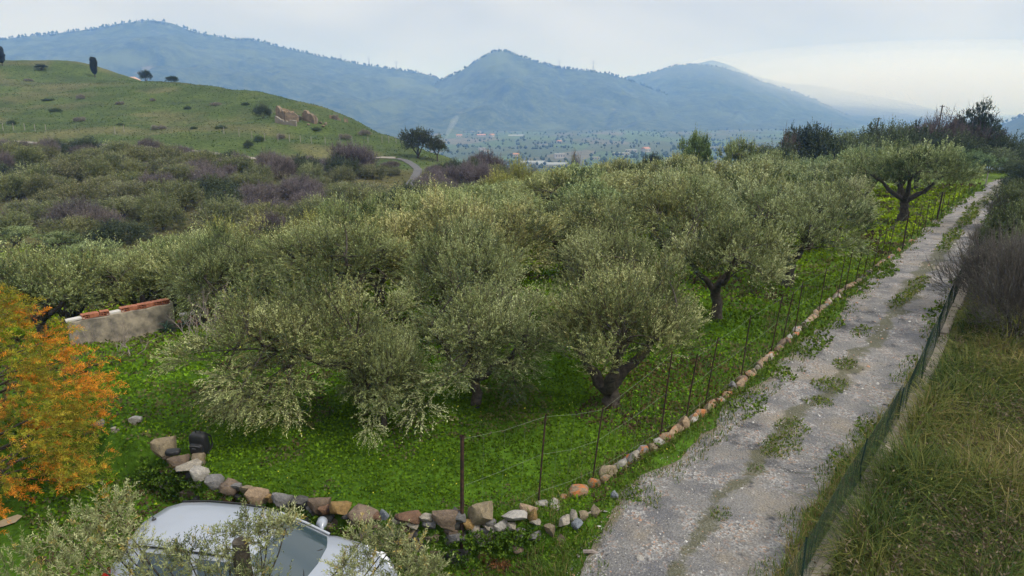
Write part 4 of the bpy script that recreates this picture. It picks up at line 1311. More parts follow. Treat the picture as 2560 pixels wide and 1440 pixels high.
# broad weeds and dead stems among it
r_ = np.random.default_rng(26)
x, y, r = scatter_polar(9000, 8.8, 40, 22, 40, r_)
d_, i_ = road_dist(x, y)
k = (x > kerb_x(y) + 0.5) & (x < kerb_x(y) + 12) & (d_ > _half[i_] + 0.6)
x, y, r = x[k], y[k], r[k]; n = len(x)
B = np.c_[x, y, ground_z(x, y) + r_.uniform(0.05, 0.3, n)]
dead = r_.random(n) < 0.55
D = np.c_[r_.normal(0, 0.7, (n, 2)), np.abs(r_.normal(0.8, 0.5, n))]
col = np.where(dead[:, None], pal(np.array([(0.08, 0.06, 0.04), (0.13, 0.10, 0.065), (0.20, 0.165, 0.11)]), r_.random(n)), pal(np.array([(0.03, 0.055, 0.015), (0.07, 0.10, 0.022), (0.13, 0.15, 0.035)]), r_.random(n)))
V, C = sprigs(B, D, r_.uniform(0.2, 0.75, n), 9, 0.085, 0.026, np.c_[r_.normal(0, 0.08, (n, 2)), np.full(n, -0.08)], col, r_, spread=0.8, twig=0.005, twig_col=(0.17, 0.135, 0.085))
tag(link("bank_weeds", quad_mesh("bank_weeds", V, C, [M_GRASS])), "broad-leaved weeds and dead stems tangled in the bank grass", "weeds", kind="stuff")

# grass of the hill and of the gully floor
r_ = np.random.default_rng(24)
x = r_.uniform(-190, 12, 72000); y = r_.uniform(50, 246, 72000)
v_, h_, l_, b_ = zones(x, y)
k = (np.abs(x / y) < 0.78)
x, y = x[k], y[k]
h_ = h_[k]
gl = np.array([False] * len(x))
dl = np.full(len(x), 9.9)
for q in range(0, len(x), 20000):
    dl[q:q + 20000] = np.sqrt(((np.c_[x, y][q:q + 20000, None] - _lt[None, ::3]) ** 2).sum(-1).min(1))
k = dl > 1.3
x, y, h_ = x[k], y[k], h_[k]
gcl = ground_color(x, y) * r_.uniform(0.9, 1.7, (len(x), 1))
hh = r_.uniform(0.08, 0.28, len(x)); ww = r_.uniform(0.10, 0.24, len(x))
V, Q, C = blades(x, y, ground_z(x, y) - 0.03, hh, ww, r_.uniform(0.2, 0.9, len(x)), gcl, r_)
tag(link("hill_grass", mesh_np("hill_grass", V, Q, None, [M_GRASS], cols=C)), "tufted green and straw grass over the hill and gully", "grass", kind="stuff")

# loose stones on the track
r_ = np.random.default_rng(25)
x, y, r = scatter_polar(26000, 8.2, 45, 5, 36, r_)
d_, i_ = road_dist(x, y); hw = _half[i_]
k = (np.abs(d_) < hw + 0.15) & (fbm(x / 0.9, y / 0.9, 3, 80) + 0.12 * (np.abs(d_) / hw) + r_.normal(0, .08, len(x)) > 0.53)
x, y, r = x[k][:9000], y[k][:9000], r[k][:9000]
n = len(x); s = np.maximum(0.008, 0.0007 * r) * r_.lognormal(0, 0.5, n)
c0 = np.c_[x, y, ground_z(x, y) + 0.012 + s * 0.25]
dirs = np.array([(1, 0, 0), (0, 1, 0), (-1, 0, 0), (0, -1, 0), (0, 0, 0.7), (0, 0, -0.7)], float)
V = c0[:, None] + dirs[None] * s[:, None, None] * r_.uniform(0.6, 1.35, (n, 6, 1)) + r_.normal(0, 0.2, (n, 6, 3)) * s[:, None, None]
b = np.arange(n)[:, None] * 6
T = np.concatenate([b + np.array([q]) for q in ((0, 1, 4), (1, 2, 4), (2, 3, 4), (3, 0, 4), (1, 0, 5), (2, 1, 5), (3, 2, 5), (0, 3, 5))], 1).reshape(-1, 3)
pc = pal(np.array([(0.15, 0.145, 0.14), (0.23, 0.22, 0.21), (0.33, 0.32, 0.305), (0.50, 0.49, 0.475)]), r_.random(n))
tr_ = r_.random(n) < 0.08; pc[tr_] = (0.42, 0.25, 0.17)
tag(link("loose_gravel", mesh_np("loose_gravel", V.reshape(-1, 3), None, T, [MFC], cols=np.repeat(pc, 6, 0))), "loose pale gravel stones strewn over the track", "gravel", kind="stuff")

# ------------------------------------------------------------------ stones
def stone_mat():
    m, nt, nd, lk, out = node_mat("field_stone")
    oi = nd.new("ShaderNodeObjectInfo"); tc = nd.new("ShaderNodeTexCoord")
    mp = N(nt, "ShaderNodeVectorMath", _operation="ADD"); lk.new(tc.outputs["Object"], mp.inputs[0]); lk.new(oi.outputs["Location"], mp.inputs[1])
    f = noise(nt, 5.0, 6.0, 0.65, mp.outputs[0]); g = noise(nt, 22.0, 5.0, 0.7, mp.outputs[0]); h = noise(nt, 2.6, 4.0, 0.6, mp.outputs[0])
    c = mixrgb(nt, oi.outputs["Color"], mixrgb(nt, (0.6, 0.6, 0.62), (1.3, 1.27, 1.2), ramp(nt, f, 0.3, 0.7)), 1.0, "MULTIPLY")
    c = mixrgb(nt, c, mixrgb(nt, (0.65, 0.65, 0.65), (1.25, 1.25, 1.25), ramp(nt, g, 0.3, 0.7)), 1.0, "MULTIPLY")
    rust = nd.new("ShaderNodeMath"); rust.operation = "MULTIPLY"
    lk.new(ramp(nt, h, 0.5, 0.62), rust.inputs[0]); lk.new(oi.outputs["Alpha"], rust.inputs[1])
    c = mixrgb(nt, c, (0.36, 0.13, 0.045), rust.outputs[0])
    p = N(nt, "ShaderNodeBsdfPrincipled", Roughness=0.9); p.inputs["Specular IOR Level"].default_value = 0.2
    lk.new(c, p.inputs["Base Color"])
    b = N(nt, "ShaderNodeBump", Strength=0.7, Distance=0.03); lk.new(f, b.inputs["Height"]); lk.new(b.outputs[0], p.inputs["Normal"])
    lk.new(p.outputs[0], out.inputs["Surface"])
    return m


M_STONE = stone_mat()
import bmesh
ROCKS = []
for q in range(8):
    bm = bmesh.new(); bmesh.ops.create_icosphere(bm, subdivisions=2, radius=0.5)
    r_ = np.random.default_rng(300 + q)
    planes = unit(r_.normal(size=(13, 3))); dist = r_.uniform(0.22, 0.42, 13)
    for v in bm.verts:
        p = np.array(v.co)
        for n_, d_ in zip(planes, dist):
            e = p @ n_
            if e > d_: p = p - n_ * (e - d_) * 0.97
        p *= 1 + 0.03 * r_.normal()
        v.co = p * 1.3
    ext = np.array([v.co for v in bm.verts]); lo_, hi_ = ext.min(0), ext.max(0)
    for v in bm.verts: v.co = (np.array(v.co) - (lo_ + hi_) / 2) / (hi_ - lo_) * 1.06
    me = bpy.data.meshes.new("stone"); bm.to_mesh(me); bm.free()
    me.materials.append(M_STONE)
    me.polygons.foreach_set("use_smooth", np.ones(len(me.polygons), bool))
    me.set_sharp_from_angle(angle=math.radians(38))
    ROCKS.append(me)
RCOL = {"tan": (0.36, 0.30, 0.21), "pale": (0.50, 0.46, 0.40), "white": (0.60, 0.58, 0.55), "grey": (0.27, 0.27, 0.28), "dark": (0.15, 0.15, 0.15), "brown": (0.26, 0.20, 0.155),
        "red": (0.24, 0.145, 0.10), "ochre": (0.42, 0.28, 0.12), "blue": (0.30, 0.34, 0.40), "peach": (0.48, 0.36, 0.25)}


def stone(parent, p, sx, sy, sz, col, rz=None, rust=0.0, name="stone", k=None):
    o = link(name, ROCKS[random.randrange(8) if k is None else k], parent)
    if parent is not None: p = np.asarray(p) - np.array(parent.location)
    o.location = p; o.scale = (sx, sy, sz)
    o.rotation_euler = (random.uniform(-0.2, 0.2), random.uniform(-0.2, 0.2), random.uniform(0, 6.28) if rz is None else rz)
    j = random.uniform(0.85, 1.12)
    c = RCOL[col]; o.color = (c[0] * j * 0.54, c[1] * j * 0.54, c[2] * j * 0.54, rust)
    return o


def depth_of(p):
    return p[1] * math.cos(PITCH) + (CAM_H - p[2]) * math.sin(PITCH)


wall = empty("dry_stone_wall", (WALL[4, 0], WALL[4, 1], -0.7))
tag(wall, "low dry-stone wall of mixed field stones curving between the car and the grove", "stone wall")
TOPS = [(410, 1122, 52, 56, "tan"), (446, 1152, 46, 26, "brown"), (474, 1164, 70, 30, "pale"), (501, 1182, 44, 36, "white"), (538, 1202, 42, 38, "grey"), (576, 1219, 52, 36, "brown"), (614, 1224, 32, 22, "tan"),
        (646, 1238, 58, 42, "peach"), (682, 1248, 24, 24, "ochre"), (704, 1250, 46, 34, "grey"), (750, 1258, 50, 42, "dark"), (797, 1262, 50, 46, "brown"), (846, 1270, 58, 34, "ochre"), (908, 1286, 74, 34, "brown"),
        (961, 1284, 26, 22, "blue"), (1020, 1292, 64, 38, "red"), (1064, 1298, 36, 36, "pale"), (1114, 1294, 62, 46, "brown"), (1150, 1294, 34, 30, "grey"), (1200, 1284, 66, 60, "tan")]
for px, py, w, h, col in TOPS:
    y0 = float(np.interp(onz(px, py, 0.1)[0], WALL[:, 0], WALL[:, 1]))
    p = at(px, py, y0); dp = depth_of(p)
    s = dp / FPX
    stone(wall, p, w * s * 1.02, w * s * 0.8, h * s * 1.05, col, random.uniform(-0.3, 0.3))
for cz, n_, sc in ((-0.30, 17, 0.33), (-0.58, 17, 0.34), (-0.14, 12, 0.18), (0.0, 22, 0.2)):
    for q in range(n_):
        f = (q + random.uniform(0.2, 0.8)) / n_
        x = WALL[0, 0] + 0.25 + (WALL[-1, 0] - WALL[0, 0] - 0.2) * f
        y = float(np.interp(x, WALL[:, 0], WALL[:, 1])) - 0.02 - (0.04 if cz < -0.4 else 0)
        w = sc * random.uniform(0.75, 1.25)
        stone(wall, (x, y, cz + random.uniform(-0.05, 0.05)), w, w * 0.7, w * random.uniform(0.55, 0.85), random.choice(["brown", "grey", "tan", "dark", "ochre", "red", "pale"]), random.uniform(-0.3, 0.3))
# weeds growing out of the wall face and over its foot
r_ = np.random.default_rng(310); n = 1500
fx = WALL[0, 0] - 0.3 + (WALL[-1, 0] - WALL[0, 0] + 1.6) * r_.random(n)
k = fbm(fx * 1.4, fx * 0, 3, 311) + r_.normal(0, 0.1, n) > 0.47
fx = fx[k]; n = len(fx)
fz = r_.uniform(-0.68, -0.08, n); fy = np.interp(fx, WALL[:, 0], WALL[:, 1]) - 0.12 - 0.30 * r_.random(n) * (-fz)
V, C = sprigs(np.c_[fx, fy, fz], np.c_[r_.normal(0, 0.6, n), -np.abs(r_.normal(0.8, 0.3, n)), r_.normal(0.6, 0.4, n)], r_.uniform(0.06, 0.2, n), 9, 0.05, 0.034, np.c_[np.zeros((n, 2)), np.full(n, -0.04)],
              pal(np.array([(0.03, 0.065, 0.012), (0.07, 0.13, 0.014), (0.12, 0.19, 0.02)]), r_.random(n)), r_, spread=0.8, twig=0.003)
tag(link("wall_weeds", quad_mesh("wall_weeds", V, C, [M_GRASS])), "green weeds growing out of the dry-stone wall face", "weeds", kind="stuff")
# low heap of round stones at the corner
heap = empty("corner_stones", (*onz(1300, 1330, -0.1)[:2], -0.2))
tag(heap, "low two-course heap of pale rounded stones right of the rusty corner post", "stone wall")
for px, py, w, h, col in [(1186, 1327, 36, 30, "pale"), (1226, 1313, 54, 22, "pale"), (1286, 1310, 58, 24, "white"), (1331, 1302, 30, 22, "ochre"), (1337, 1319, 32, 16, "pale"), (1210, 1342, 46, 20, "pale"), (1252, 1334, 38, 28, "white"), (1276, 1332, 28, 24, "pale"),
                          (1300, 1342, 36, 26, "grey"), (1336, 1344, 32, 28, "grey"), (1373, 1330, 34, 30, "tan"), (1411, 1312, 34, 26, "pale"), (1443, 1316, 30, 22, "blue"), (1433, 1291, 22, 24, "pale"), (1459, 1290, 24, 22, "tan"),
                          (1488, 1279, 28, 26, "tan"), (1292, 1366, 46, 16, "brown"), (1402, 1346, 28, 20, "brown"), (1130, 1345, 40, 36, "brown"), (1046, 1346, 52, 44, "dark"), (1140, 1318, 40, 50, "dark")]:
    p = gp(px, py + h * 0.3); s = depth_of(p) / FPX
    stone(heap, (p[0], p[1], p[2] + h * s * 0.35), w * s, w * s * 0.85, h * s * 1.15, col)

edging = empty("stone_edging", (*FENCE[20], 0.0))
tag(edging, "single row of white and rust-stained stones edging the grove along the track", "stone edging")
for px, py, w, h, col, ru in [(1320, 1274, 42, 26, "peach", 0), (1352, 1258, 36, 18, "white", 0), (1388, 1264, 42, 16, "white", .3), (1410, 1243, 20, 22, "peach", 1), (1447, 1227, 56, 28, "peach", 1), (1484, 1206, 34, 26, "tan", 1), (1512, 1197, 32, 24, "tan", .4)]:
    p = gp(px, py + h * 0.3); s = depth_of(p) / FPX
    stone(edging, (p[0], p[1], p[2] + h * s * 0.3), w * s, w * s * 0.7, h * s * 1.1, col, rust=ru)
i = int(np.argmin(np.abs(FENCE[:, 1] - onz(1530, 1185)[1])))
s_ = 0.0
seg = np.linalg.norm(FENCE[1] - FENCE[0])
along = np.arange(len(FENCE)) * seg
pos_ = along[i]
end1 = along[int(np.argmin(np.abs(FENCE[:, 1] - onz(2140, 720)[1])))]
end2 = along[int(np.argmin(np.abs(FENCE[:, 1] - onz(2275, 610)[1])))]
while pos_ < end2:
    L = random.uniform(0.18, 0.42)
    if pos_ > end1 and random.random() < 0.55:
        pos_ += L; continue
    x = np.interp(pos_, along, FENCE[:, 0]); y = np.interp(pos_, along, FENCE[:, 1])
    k = min(len(FENCE) - 2, int(pos_ / seg)); t = FENCE[k + 1] - FENCE[k]; a = math.atan2(t[1], t[0])
    x += 0.10 + random.uniform(-0.05, 0.06); h = random.uniform(0.15, 0.28)
    stone(edging, (x, y, gz(x, y) + h * 0.16), L * 1.1, random.uniform(0.17, 0.28), h * 1.15, random.choice(["pale", "white", "peach", "tan", "tan", "grey", "brown", "peach"]), a + random.uniform(-0.15, 0.15), random.choice([0, 0, 0.5, 0.9, 1.0]))
    pos_ += L * 0.93
for px, py, w, h, col, lab in [(1536, 1238, 22, 24, "blue", "single blue-grey angular stone lying in the verge grass beside the track"), (342, 1050, 34, 18, "white", "flat white stone block in the grass beside the orange tree"), (245, 1062, 30, 22, "grey", "grey stone in the weeds at the edge of the orange tree"),
                               (500, 1152, 40, 34, "tan", "tan boulder under the black backpack"), (1600, 1395, 22, 10, "white", "small pale stone on the gravel edge near the bottom"), (290, 1075, 24, 14, "pale", "small pale stone among weeds right of the orange tree")]:
    p = gp(px, py + h * 0.3); s = depth_of(p) / FPX
    o = stone(None, (p[0], p[1], p[2] + h * s * 0.35), w * s, w * s * 0.85, h * s * 1.2, col, name="loose_stone")
    tag(o, lab, "stone", "loose stones")

# ------------------------------------------------------------------ post-and-wire fence
M_RUST = solid_mat("rusty_iron", (0.060, 0.030, 0.021), 0.85, 0.6, 14.0, (0.014, 0.011, 0.010), bump=0.3)
M_WIRE = solid_mat("fence_wire", (0.20, 0.24, 0.17), 0.6, 0.2, 3.0, spec=0.5)
fen = empty("wire_fence", (*FENCE[0], gz(*FENCE[0])))
tag(fen, "post-and-wire fence of thin dark iron rods along the stone edging", "fence")
POSTS = [(1155, 1372, 1.97, 0.0304), (1345, 1255, 1.63, 0.0147), (1480, 1200, 1.42, 0.0129), (1648, 1105, 1.93, 0.0138), (1712, 1055, 1.55, 0.0147), (1760, 1020, 1.66, 0.0129), (1850, 955, 1.72, 0.012), (1925, 886, 1.63, 0.0129), (1952, 866, 1.6, 0.012), (1985, 836, 1.6, 0.012), (2045, 786, 1.5, 0.0129), (2092, 750, 1.45, 0.012), (2110, 735, 1.5999999999999999, 0.0129), (2136, 712, 1.45, 0.012), (2157, 695, 1.5499999999999998, 0.012), (2180, 678, 1.5, 0.012), (2200, 662, 1.5499999999999998, 0.012), (2218, 648, 1.5, 0.012), (2255, 625, 1.77, 0.0276), (2276, 604, 1.5499999999999998, 0.0129), (2292, 592, 1.5499999999999998, 0.0129), (2310, 578, 1.5999999999999999, 0.0129), (2326, 564, 1.5499999999999998, 0.0129), (2342, 550, 1.65, 0.0414), (2352, 541, 1.5999999999999999, 0.0184), (2366, 529, 1.5499999999999998, 0.0138), (2380, 517, 1.5499999999999998, 0.0138), (2394, 506, 1.5499999999999998, 0.0138), (2408, 495, 1.5499999999999998, 0.0138), (2420, 486, 1.5499999999999998, 0.0138), (2432, 477, 1.5, 0.0138), (2443, 468, 1.5, 0.0138)]
tops = []
for k, (px, py, h, r) in enumerate(POSTS):
    p = gp(px, py); lean = (0.02 if k == 0 else random.uniform(0.05, 0.12) if k < 18 else random.uniform(0.0, 0.1))
    rel = np.array(p) - np.array(fen.location)
    top = np.array([lean * h, random.uniform(-0.03, 0.03), h])
    b = MB(); r = max(r * 1.15, 0.015); b.tube([rel - np.array([0, 0, 0.15]), rel + top * 0.5, rel + top], [r, r, r * 0.95], 6)
    b.build("post", M_RUST, fen); tops.append((rel, top))
    if k == 0:
        b = MB(); b.tube([rel + top * 0.985, rel + top * 1.0], [r * 1.25, r * 1.2], 8); b.build("post_cap", M_RUST, fen)
for lv in (0.12, 0.55, 0.97):
    b = MB(); pts = []
    for k, (rel, top) in enumerate(tops):
        a = rel + top * min(lv, 0.97)
        if pts: pts.append((pts[-1] + a) / 2 - np.array([0, 0, random.uniform(0.005, 0.05)]))
        pts.append(a)
    b.tube(pts, 0.0016, 3); b.build("wire", M_WIRE, fen)
net = MB()
for (ra, ta), (rb, tb) in list(zip(tops[:-1], tops[1:]))[:14]:
    d = np.linalg.norm(rb - ra); n_ = max(2, int(d / 0.3))
    for q in range(1, n_):
        f = q / n_
        net.tube([ra + (rb - ra) * f + (ta + (tb - ta) * f) * 0.1, ra + (rb - ra) * f + (ta + (tb - ta) * f) * 0.95], 0.0011, 3)
tag(net.build("netting", M_WIRE, fen), kind="stuff")

# ------------------------------------------------------------------ kerb and green net right of the track
M_CONC = solid_mat("old_concrete", (0.27, 0.235, 0.19), 0.95, 0.35, 3.0, bump=0.5)
kerb = empty("concrete_kerb", (*KERB[24], gz(*KERB[24])))
tag(kerb, "low weathered concrete kerb between the track and the grass bank", "kerb")
kl = KERB
step = 11
for q in range(0, len(kl) - step, step):
    a, b_ = kl[q], kl[q + step]
    t = (b_ - a) / np.linalg.norm(b_ - a); nrm = np.array([t[1], -t[0]])
    w0 = 0.30 + random.uniform(-0.03, 0.05); off = random.uniform(-0.03, 0.03); hh = (0.30 if a[1] < 13.2 else 0.03) + random.uniform(-0.04, 0.05)
    mb = MB(); v = []
    for e, P in ((0, a + t * 0.015), (1, b_ - t * 0.015)):
        g = gz(P[0], P[1])
        for ww, z in ((0.0, -0.3), (0.0, hh - 0.03), (0.03, hh), (w0 - 0.03, hh), (w0, hh - 0.04), (w0, -0.3)):
            c = P + nrm * (ww + off); v.append((c[0] - kerb.location[0], c[1] - kerb.location[1], g + z - kerb.location[2]))
    f = [(k, k + 1, k + 7, k + 6) for k in range(5)] + [(0, 6, 11, 5), (5, 4, 3, 2, 1, 0), (6, 7, 8, 9, 10, 11)]
    mb.add(v, f); mb.build("kerb_block", M_CONC, kerb)
M_NET = solid_mat("green_net", (0.012, 0.034, 0.022), 0.7, 0.3, 5.0)
nf = empty("green_net_fence", (*KERB[24], gz(*KERB[24])))
tag(nf, "sagging dark green net fence on posts along the concrete kerb", "fence")
B0 = np.array(nf.location)
LN = len(kl)
T = np.gradient(kl, axis=0); T /= np.linalg.norm(T, axis=1)[:, None]; NR = np.c_[T[:, 1], -T[:, 0]]
pos3 = np.c_[kl + NR * 0.10, ground_z(kl[:, 0], kl[:, 1]) + np.where(kl[:, 1] < 13.2, 0.26, 0.05)]
sag = 0.06 * np.sin(np.arange(LN) * 0.25 / 2.5 * math.pi)
hgt = 0.80 + 0.35 * fbm(np.arange(LN) * 0.06, np.zeros(LN), 3, 90)
def net_pt(i, f):
    ii = min(max(i, 0), LN - 1.001); a = int(ii); g = ii - a
    P = pos3[a] * (1 - g) + pos3[a + 1] * g
    s = sag[a]
    return P - B0 + np.array([-NR[a][0] * (0.10 * math.sin(f * 3.1) + 0.05) * abs(s) * 14 * 0.5, -NR[a][1] * (0.10 * math.sin(f * 3.1)) * abs(s) * 7, f * (hgt[a] - abs(s))])
net = MB()
tot = LN * 0.25
for q in np.arange(0, LN - 1, 0.18):
    net.tube([net_pt(q, 0.0), net_pt(q + 0.1, 0.5), net_pt(q, 1.0)], 0.0019, 3)
for f in np.linspace(0, 1, 18):
    net.tube([net_pt(q, f) for q in range(0, LN, 2)], 0.0019, 3)
tag(net.build("net", M_NET, nf), kind="stuff")
for q in range(6, LN, 14):
    b = MB(); b.tube([net_pt(q, -0.3), net_pt(q, 0.5), net_pt(q, 1.04)], 0.014, 6); b.build("post", M_NET, nf)

# ------------------------------------------------------------------ concrete wall with hollow bricks, rubble, aloes
M_WALL = solid_mat("mouldy_render", (0.33, 0.285, 0.22), 0.95, 0.4, 3.2, (0.12, 0.11, 0.095), bump=0.6)
wl0, wl1 = gp(180, 868), gp(442, 834)
yb = np.linspace(0, 1, 13)
tl = [at(px, py, wl0[1] + (wl1[1] - wl0[1]) * f)[2] for f, px, py in zip(yb, np.linspace(180, 442, 13), np.linspace(806, 757, 13))]
cw = empty("rendered_wall", tuple(wl0)); tag(cw, "grey mould-stained rendered wall stub left of the grove", "wall")
dirw = np.array([wl1[0] - wl0[0], wl1[1] - wl0[1]]); nw = np.array([-dirw[1], dirw[0]]) / np.linalg.norm(dirw)
v = []; f_ = []
for q, f in enumerate(yb):
    c = wl0[:2] + dirw * f; zt = tl[q] + random.uniform(-0.02, 0.03)
    for off, z in ((0, -0.9), (0, zt - 0.03), (0.04, zt), (0.26, zt), (0.30, zt - 0.03), (0.30, -0.9)):
        P = c + nw * off; v.append((P[0] - wl0[0], P[1] - wl0[1], (z if z < -0.5 else z) - wl0[2]))
    if q: f_ += [((q - 1) * 6 + k, q * 6 + k, q * 6 + k + 1, (q - 1) * 6 + k + 1) for k in range(5)]
f_ += [(0, 1, 2, 3, 4, 5), tuple(12 * 6 + k for k in (5, 4, 3, 2, 1, 0))]
mb = MB(); mb.add(v, f_); mb.build("wall_body", M_WALL, cw)
M_BRICK = solid_mat("terracotta", (0.36, 0.135, 0.075), 0.85, 0.5, 6.0)
def hollow_brick():
    b = MB(); L, W, H = 0.27, 0.25, 0.13
    for z in (-H / 2 + 0.008, 0.0, H / 2 - 0.008): b.box((0, 0, z), (L, W, 0.014))
    for y in (-W / 2 + 0.007, -W / 6, W / 6, W / 2 - 0.007): b.box((0, y, 0), (L * 0.996, 0.012, H - 0.03))
    return b.mesh("hollow_brick", M_BRICK)
HBM = hollow_brick()
wang = math.atan2(dirw[1], dirw[0])
BR = [(0.17, 1.57, "dark end-on hollow brick at the left end of the wall top"), (0.24, 0.0, "orange hollow brick second from the left on the wall top"), (0.34, 1.57, "hollow brick lying third from the left on the wall top"), (0.53, 1.57, "hollow brick with dark open cells at the middle of the wall top"), (0.61, 0.0, "smooth-sided orange brick right of the middle of the wall top"),
      (0.70, 1.57, "dark-celled hollow brick beside a bright orange one on the wall"), (0.77, 0.0, "bright orange brick third from the right on the wall top"), (0.85, 1.57, "hollow brick second from the right on the wall top"), (0.93, 1.57, "hollow brick at the right end of the wall top")]
for f, rz, lab in BR:
    P = wl0[:2] + dirw * f + nw * 0.15
    o = link("hollow_brick", HBM, None, (P[0], P[1], float(np.interp(f, yb, tl)) + 0.07)); o.rotation_euler = (0, 0.0, wang + rz + random.uniform(-0.12, 0.12)); tag(o, lab, "brick", "hollow bricks on the wall")
M_SLAB = solid_mat("pale_slab", (0.5, 0.48, 0.45), 0.9, 0.2, 4.0)
for f, lab in ((0.07, "pale flat slab at the far left of the wall top"), (0.44, "grey flat slab between the bricks on the wall top")):
    P = wl0[:2] + dirw * f + nw * 0.15; b = MB(); b.box((0, 0, 0), (0.5, 0.24, 0.05)); o = b.build("flat_slab", M_SLAB, None, (P[0], P[1], float(np.interp(f, yb, tl)) + 0.035)); o.rotation_euler = (0.02, -0.06, wang); tag(o, lab, "slab")
rub = empty("rubble_heap", tuple(gp(535, 806))); tag(rub, "heap of broken orange tiles, bricks and boards beside the wall", "rubble")
mound = MB()
n_ = 14
vv = [(0, 0, 0.42)]; ff = []
for ring, (rr, zz) in enumerate(((0.45, 0.36), (0.85, 0.16), (1.2, -0.15))):
    for q in range(n_): a = q * 6.283 / n_; k_ = random.uniform(0.85, 1.15); vv.append((math.cos(a) * rr * k_ * 1.2, math.sin(a) * rr * 0.6 * k_, zz * random.uniform(0.8, 1.2)))
for q in range(n_): ff.append((0, 1 + q, 1 + (q + 1) % n_))
for ring in range(2):
    for q in range(n_): ff.append((1 + ring * n_ + q, 1 + (ring + 1) * n_ + q, 1 + (ring + 1) * n_ + (q + 1) % n_, 1 + ring * n_ + (q + 1) % n_))
mound.add(vv, ff); mound.build("soil", solid_mat("rubble_soil", (0.13, 0.08, 0.055), 0.95, 0.5, 6.0, bump=0.8), rub)
shard = MB(); shard.add([(-.11, -.07, -.012), (.12, -.06, -.012), (.09, .08, -.012), (-.1, .06, -.012), (-.11, -.07, .012), (.12, -.06, .012), (.09, .08, .012), (-.1, .06, .012)], [(3, 2, 1, 0), (4, 5, 6, 7), (0, 1, 5, 4), (1, 2, 6, 5), (2, 3, 7, 6), (3, 0, 4, 7)])
SHM = shard.mesh("tile_shard", M_BRICK)
for q in range(46):
    a = random.uniform(0, 6.28); r = math.sqrt(random.random()); x, y = math.cos(a) * r * 1.25, math.sin(a) * r * 0.55
    if q % 5 == 0: o = link("brick", HBM, rub, (x, y, 0.5 * (1 - r) + 0.06)); o.scale = (0.8, 0.8, 0.8)
    else: o = link("tile_shard", SHM, rub, (x, y, 0.48 * (1 - r) + 0.05)); s = random.uniform(0.8, 1.7); o.scale = (s, s, s)
    o.rotation_euler = (random.uniform(-0.7, 0.7), random.uniform(-0.7, 0.7), random.uniform(0, 6.28))
b = MB(); b.box((-0.9, -0.1, 0.35), (0.5, 0.35, 0.05), 0.4); b.build("board", M_SLAB, rub)
b = MB(); b.box((0.55, 0.15, 0.55), (0.4, 0.05, 0.3), -0.3); b.build("board", M_BARK, rub)
M_ALOE = solid_mat("aloe_leaf", (0.10, 0.17, 0.105), 0.6, 0.35, 4.0)
ALV = []
for q in range(3):
    P = bez(np.array([0, 0, 0]), np.array([0.14, 0, 0.26 - q * 0.05]), np.array([0.36 + 0.05 * q, 0, 0.20 - 0.12 * q]), 6)
    wd = np.array([0.055, 0.06, 0.055, 0.042, 0.025, 0.004])
    b = MB(); vv = []; ff = []
    for k in range(6): vv += [(P[k][0], -wd[k] / 2, P[k][2] + wd[k] * .25), (P[k][0], 0, P[k][2] - wd[k] * .2), (P[k][0], wd[k] / 2, P[k][2] + wd[k] * .25)]
    for k in range(5): ff += [(k * 3, k * 3 + 1, k * 3 + 4, k * 3 + 3), (k * 3 + 1, k * 3 + 2, k * 3 + 5, k * 3 + 4), (k * 3 + 2, k * 3, k * 3 + 3, k * 3 + 5)]
    b.add(vv, ff); ALV.append(b.mesh("aloe_leaf", M_ALOE))
for px, py, sc, lab in ((418, 838, 1.3, "aloe rosette at the foot of the wall, left and larger one"), (462, 822, 1.15, "aloe rosette right of the wall end beside the rubble")):
    e = empty("aloe_plant", tuple(gp(px, py)), 0, sc); tag(e, lab, "aloe", "aloes by the wall")
    for q in range(20):
        o = link("leaf", ALV[q % 3], e, (0, 0, 0.02 + 0.006 * q)); o.rotation_euler = (random.uniform(-.2, .2), -0.055 * q + 0.2, q * 2.4); o.scale = (1 - 0.015 * q,) * 3
GREYB = [bare_proto("grey_bush_%d" % q, 90 + q, 1.5, 4, M_TWIG, r0=0.022, spread=0.5, up=0.25, kids=2) for q in range(2)]
for k, (px, py, h, w, lab) in enumerate([(222, 868, 0.75, 0.5, "small white-branched bare shrub in front of the left wall end"), (297, 880, 1.1, 0.6, "pale bare shrub with straight stem in front of the wall"), (330, 892, 0.7, 0.8, "low bare shrub spreading right of the wall foot"), (560, 850, 1.9, 1.2, "leafless reddish branches between wall rubble and the large olive"),
                                       (500, 880, 1.3, 0.9, "thin leafless shoots leaning over the lawn left of the large olive")]):
    p = gp(px, py); me, H0, R0 = GREYB[k % 2]
    e = empty("bare_shrub", tuple(p), k * 1.3, (w / R0, w / R0, h / H0)); tag(e, lab, "shrub", "bare shrubs by the wall"); link("branches", me, e)

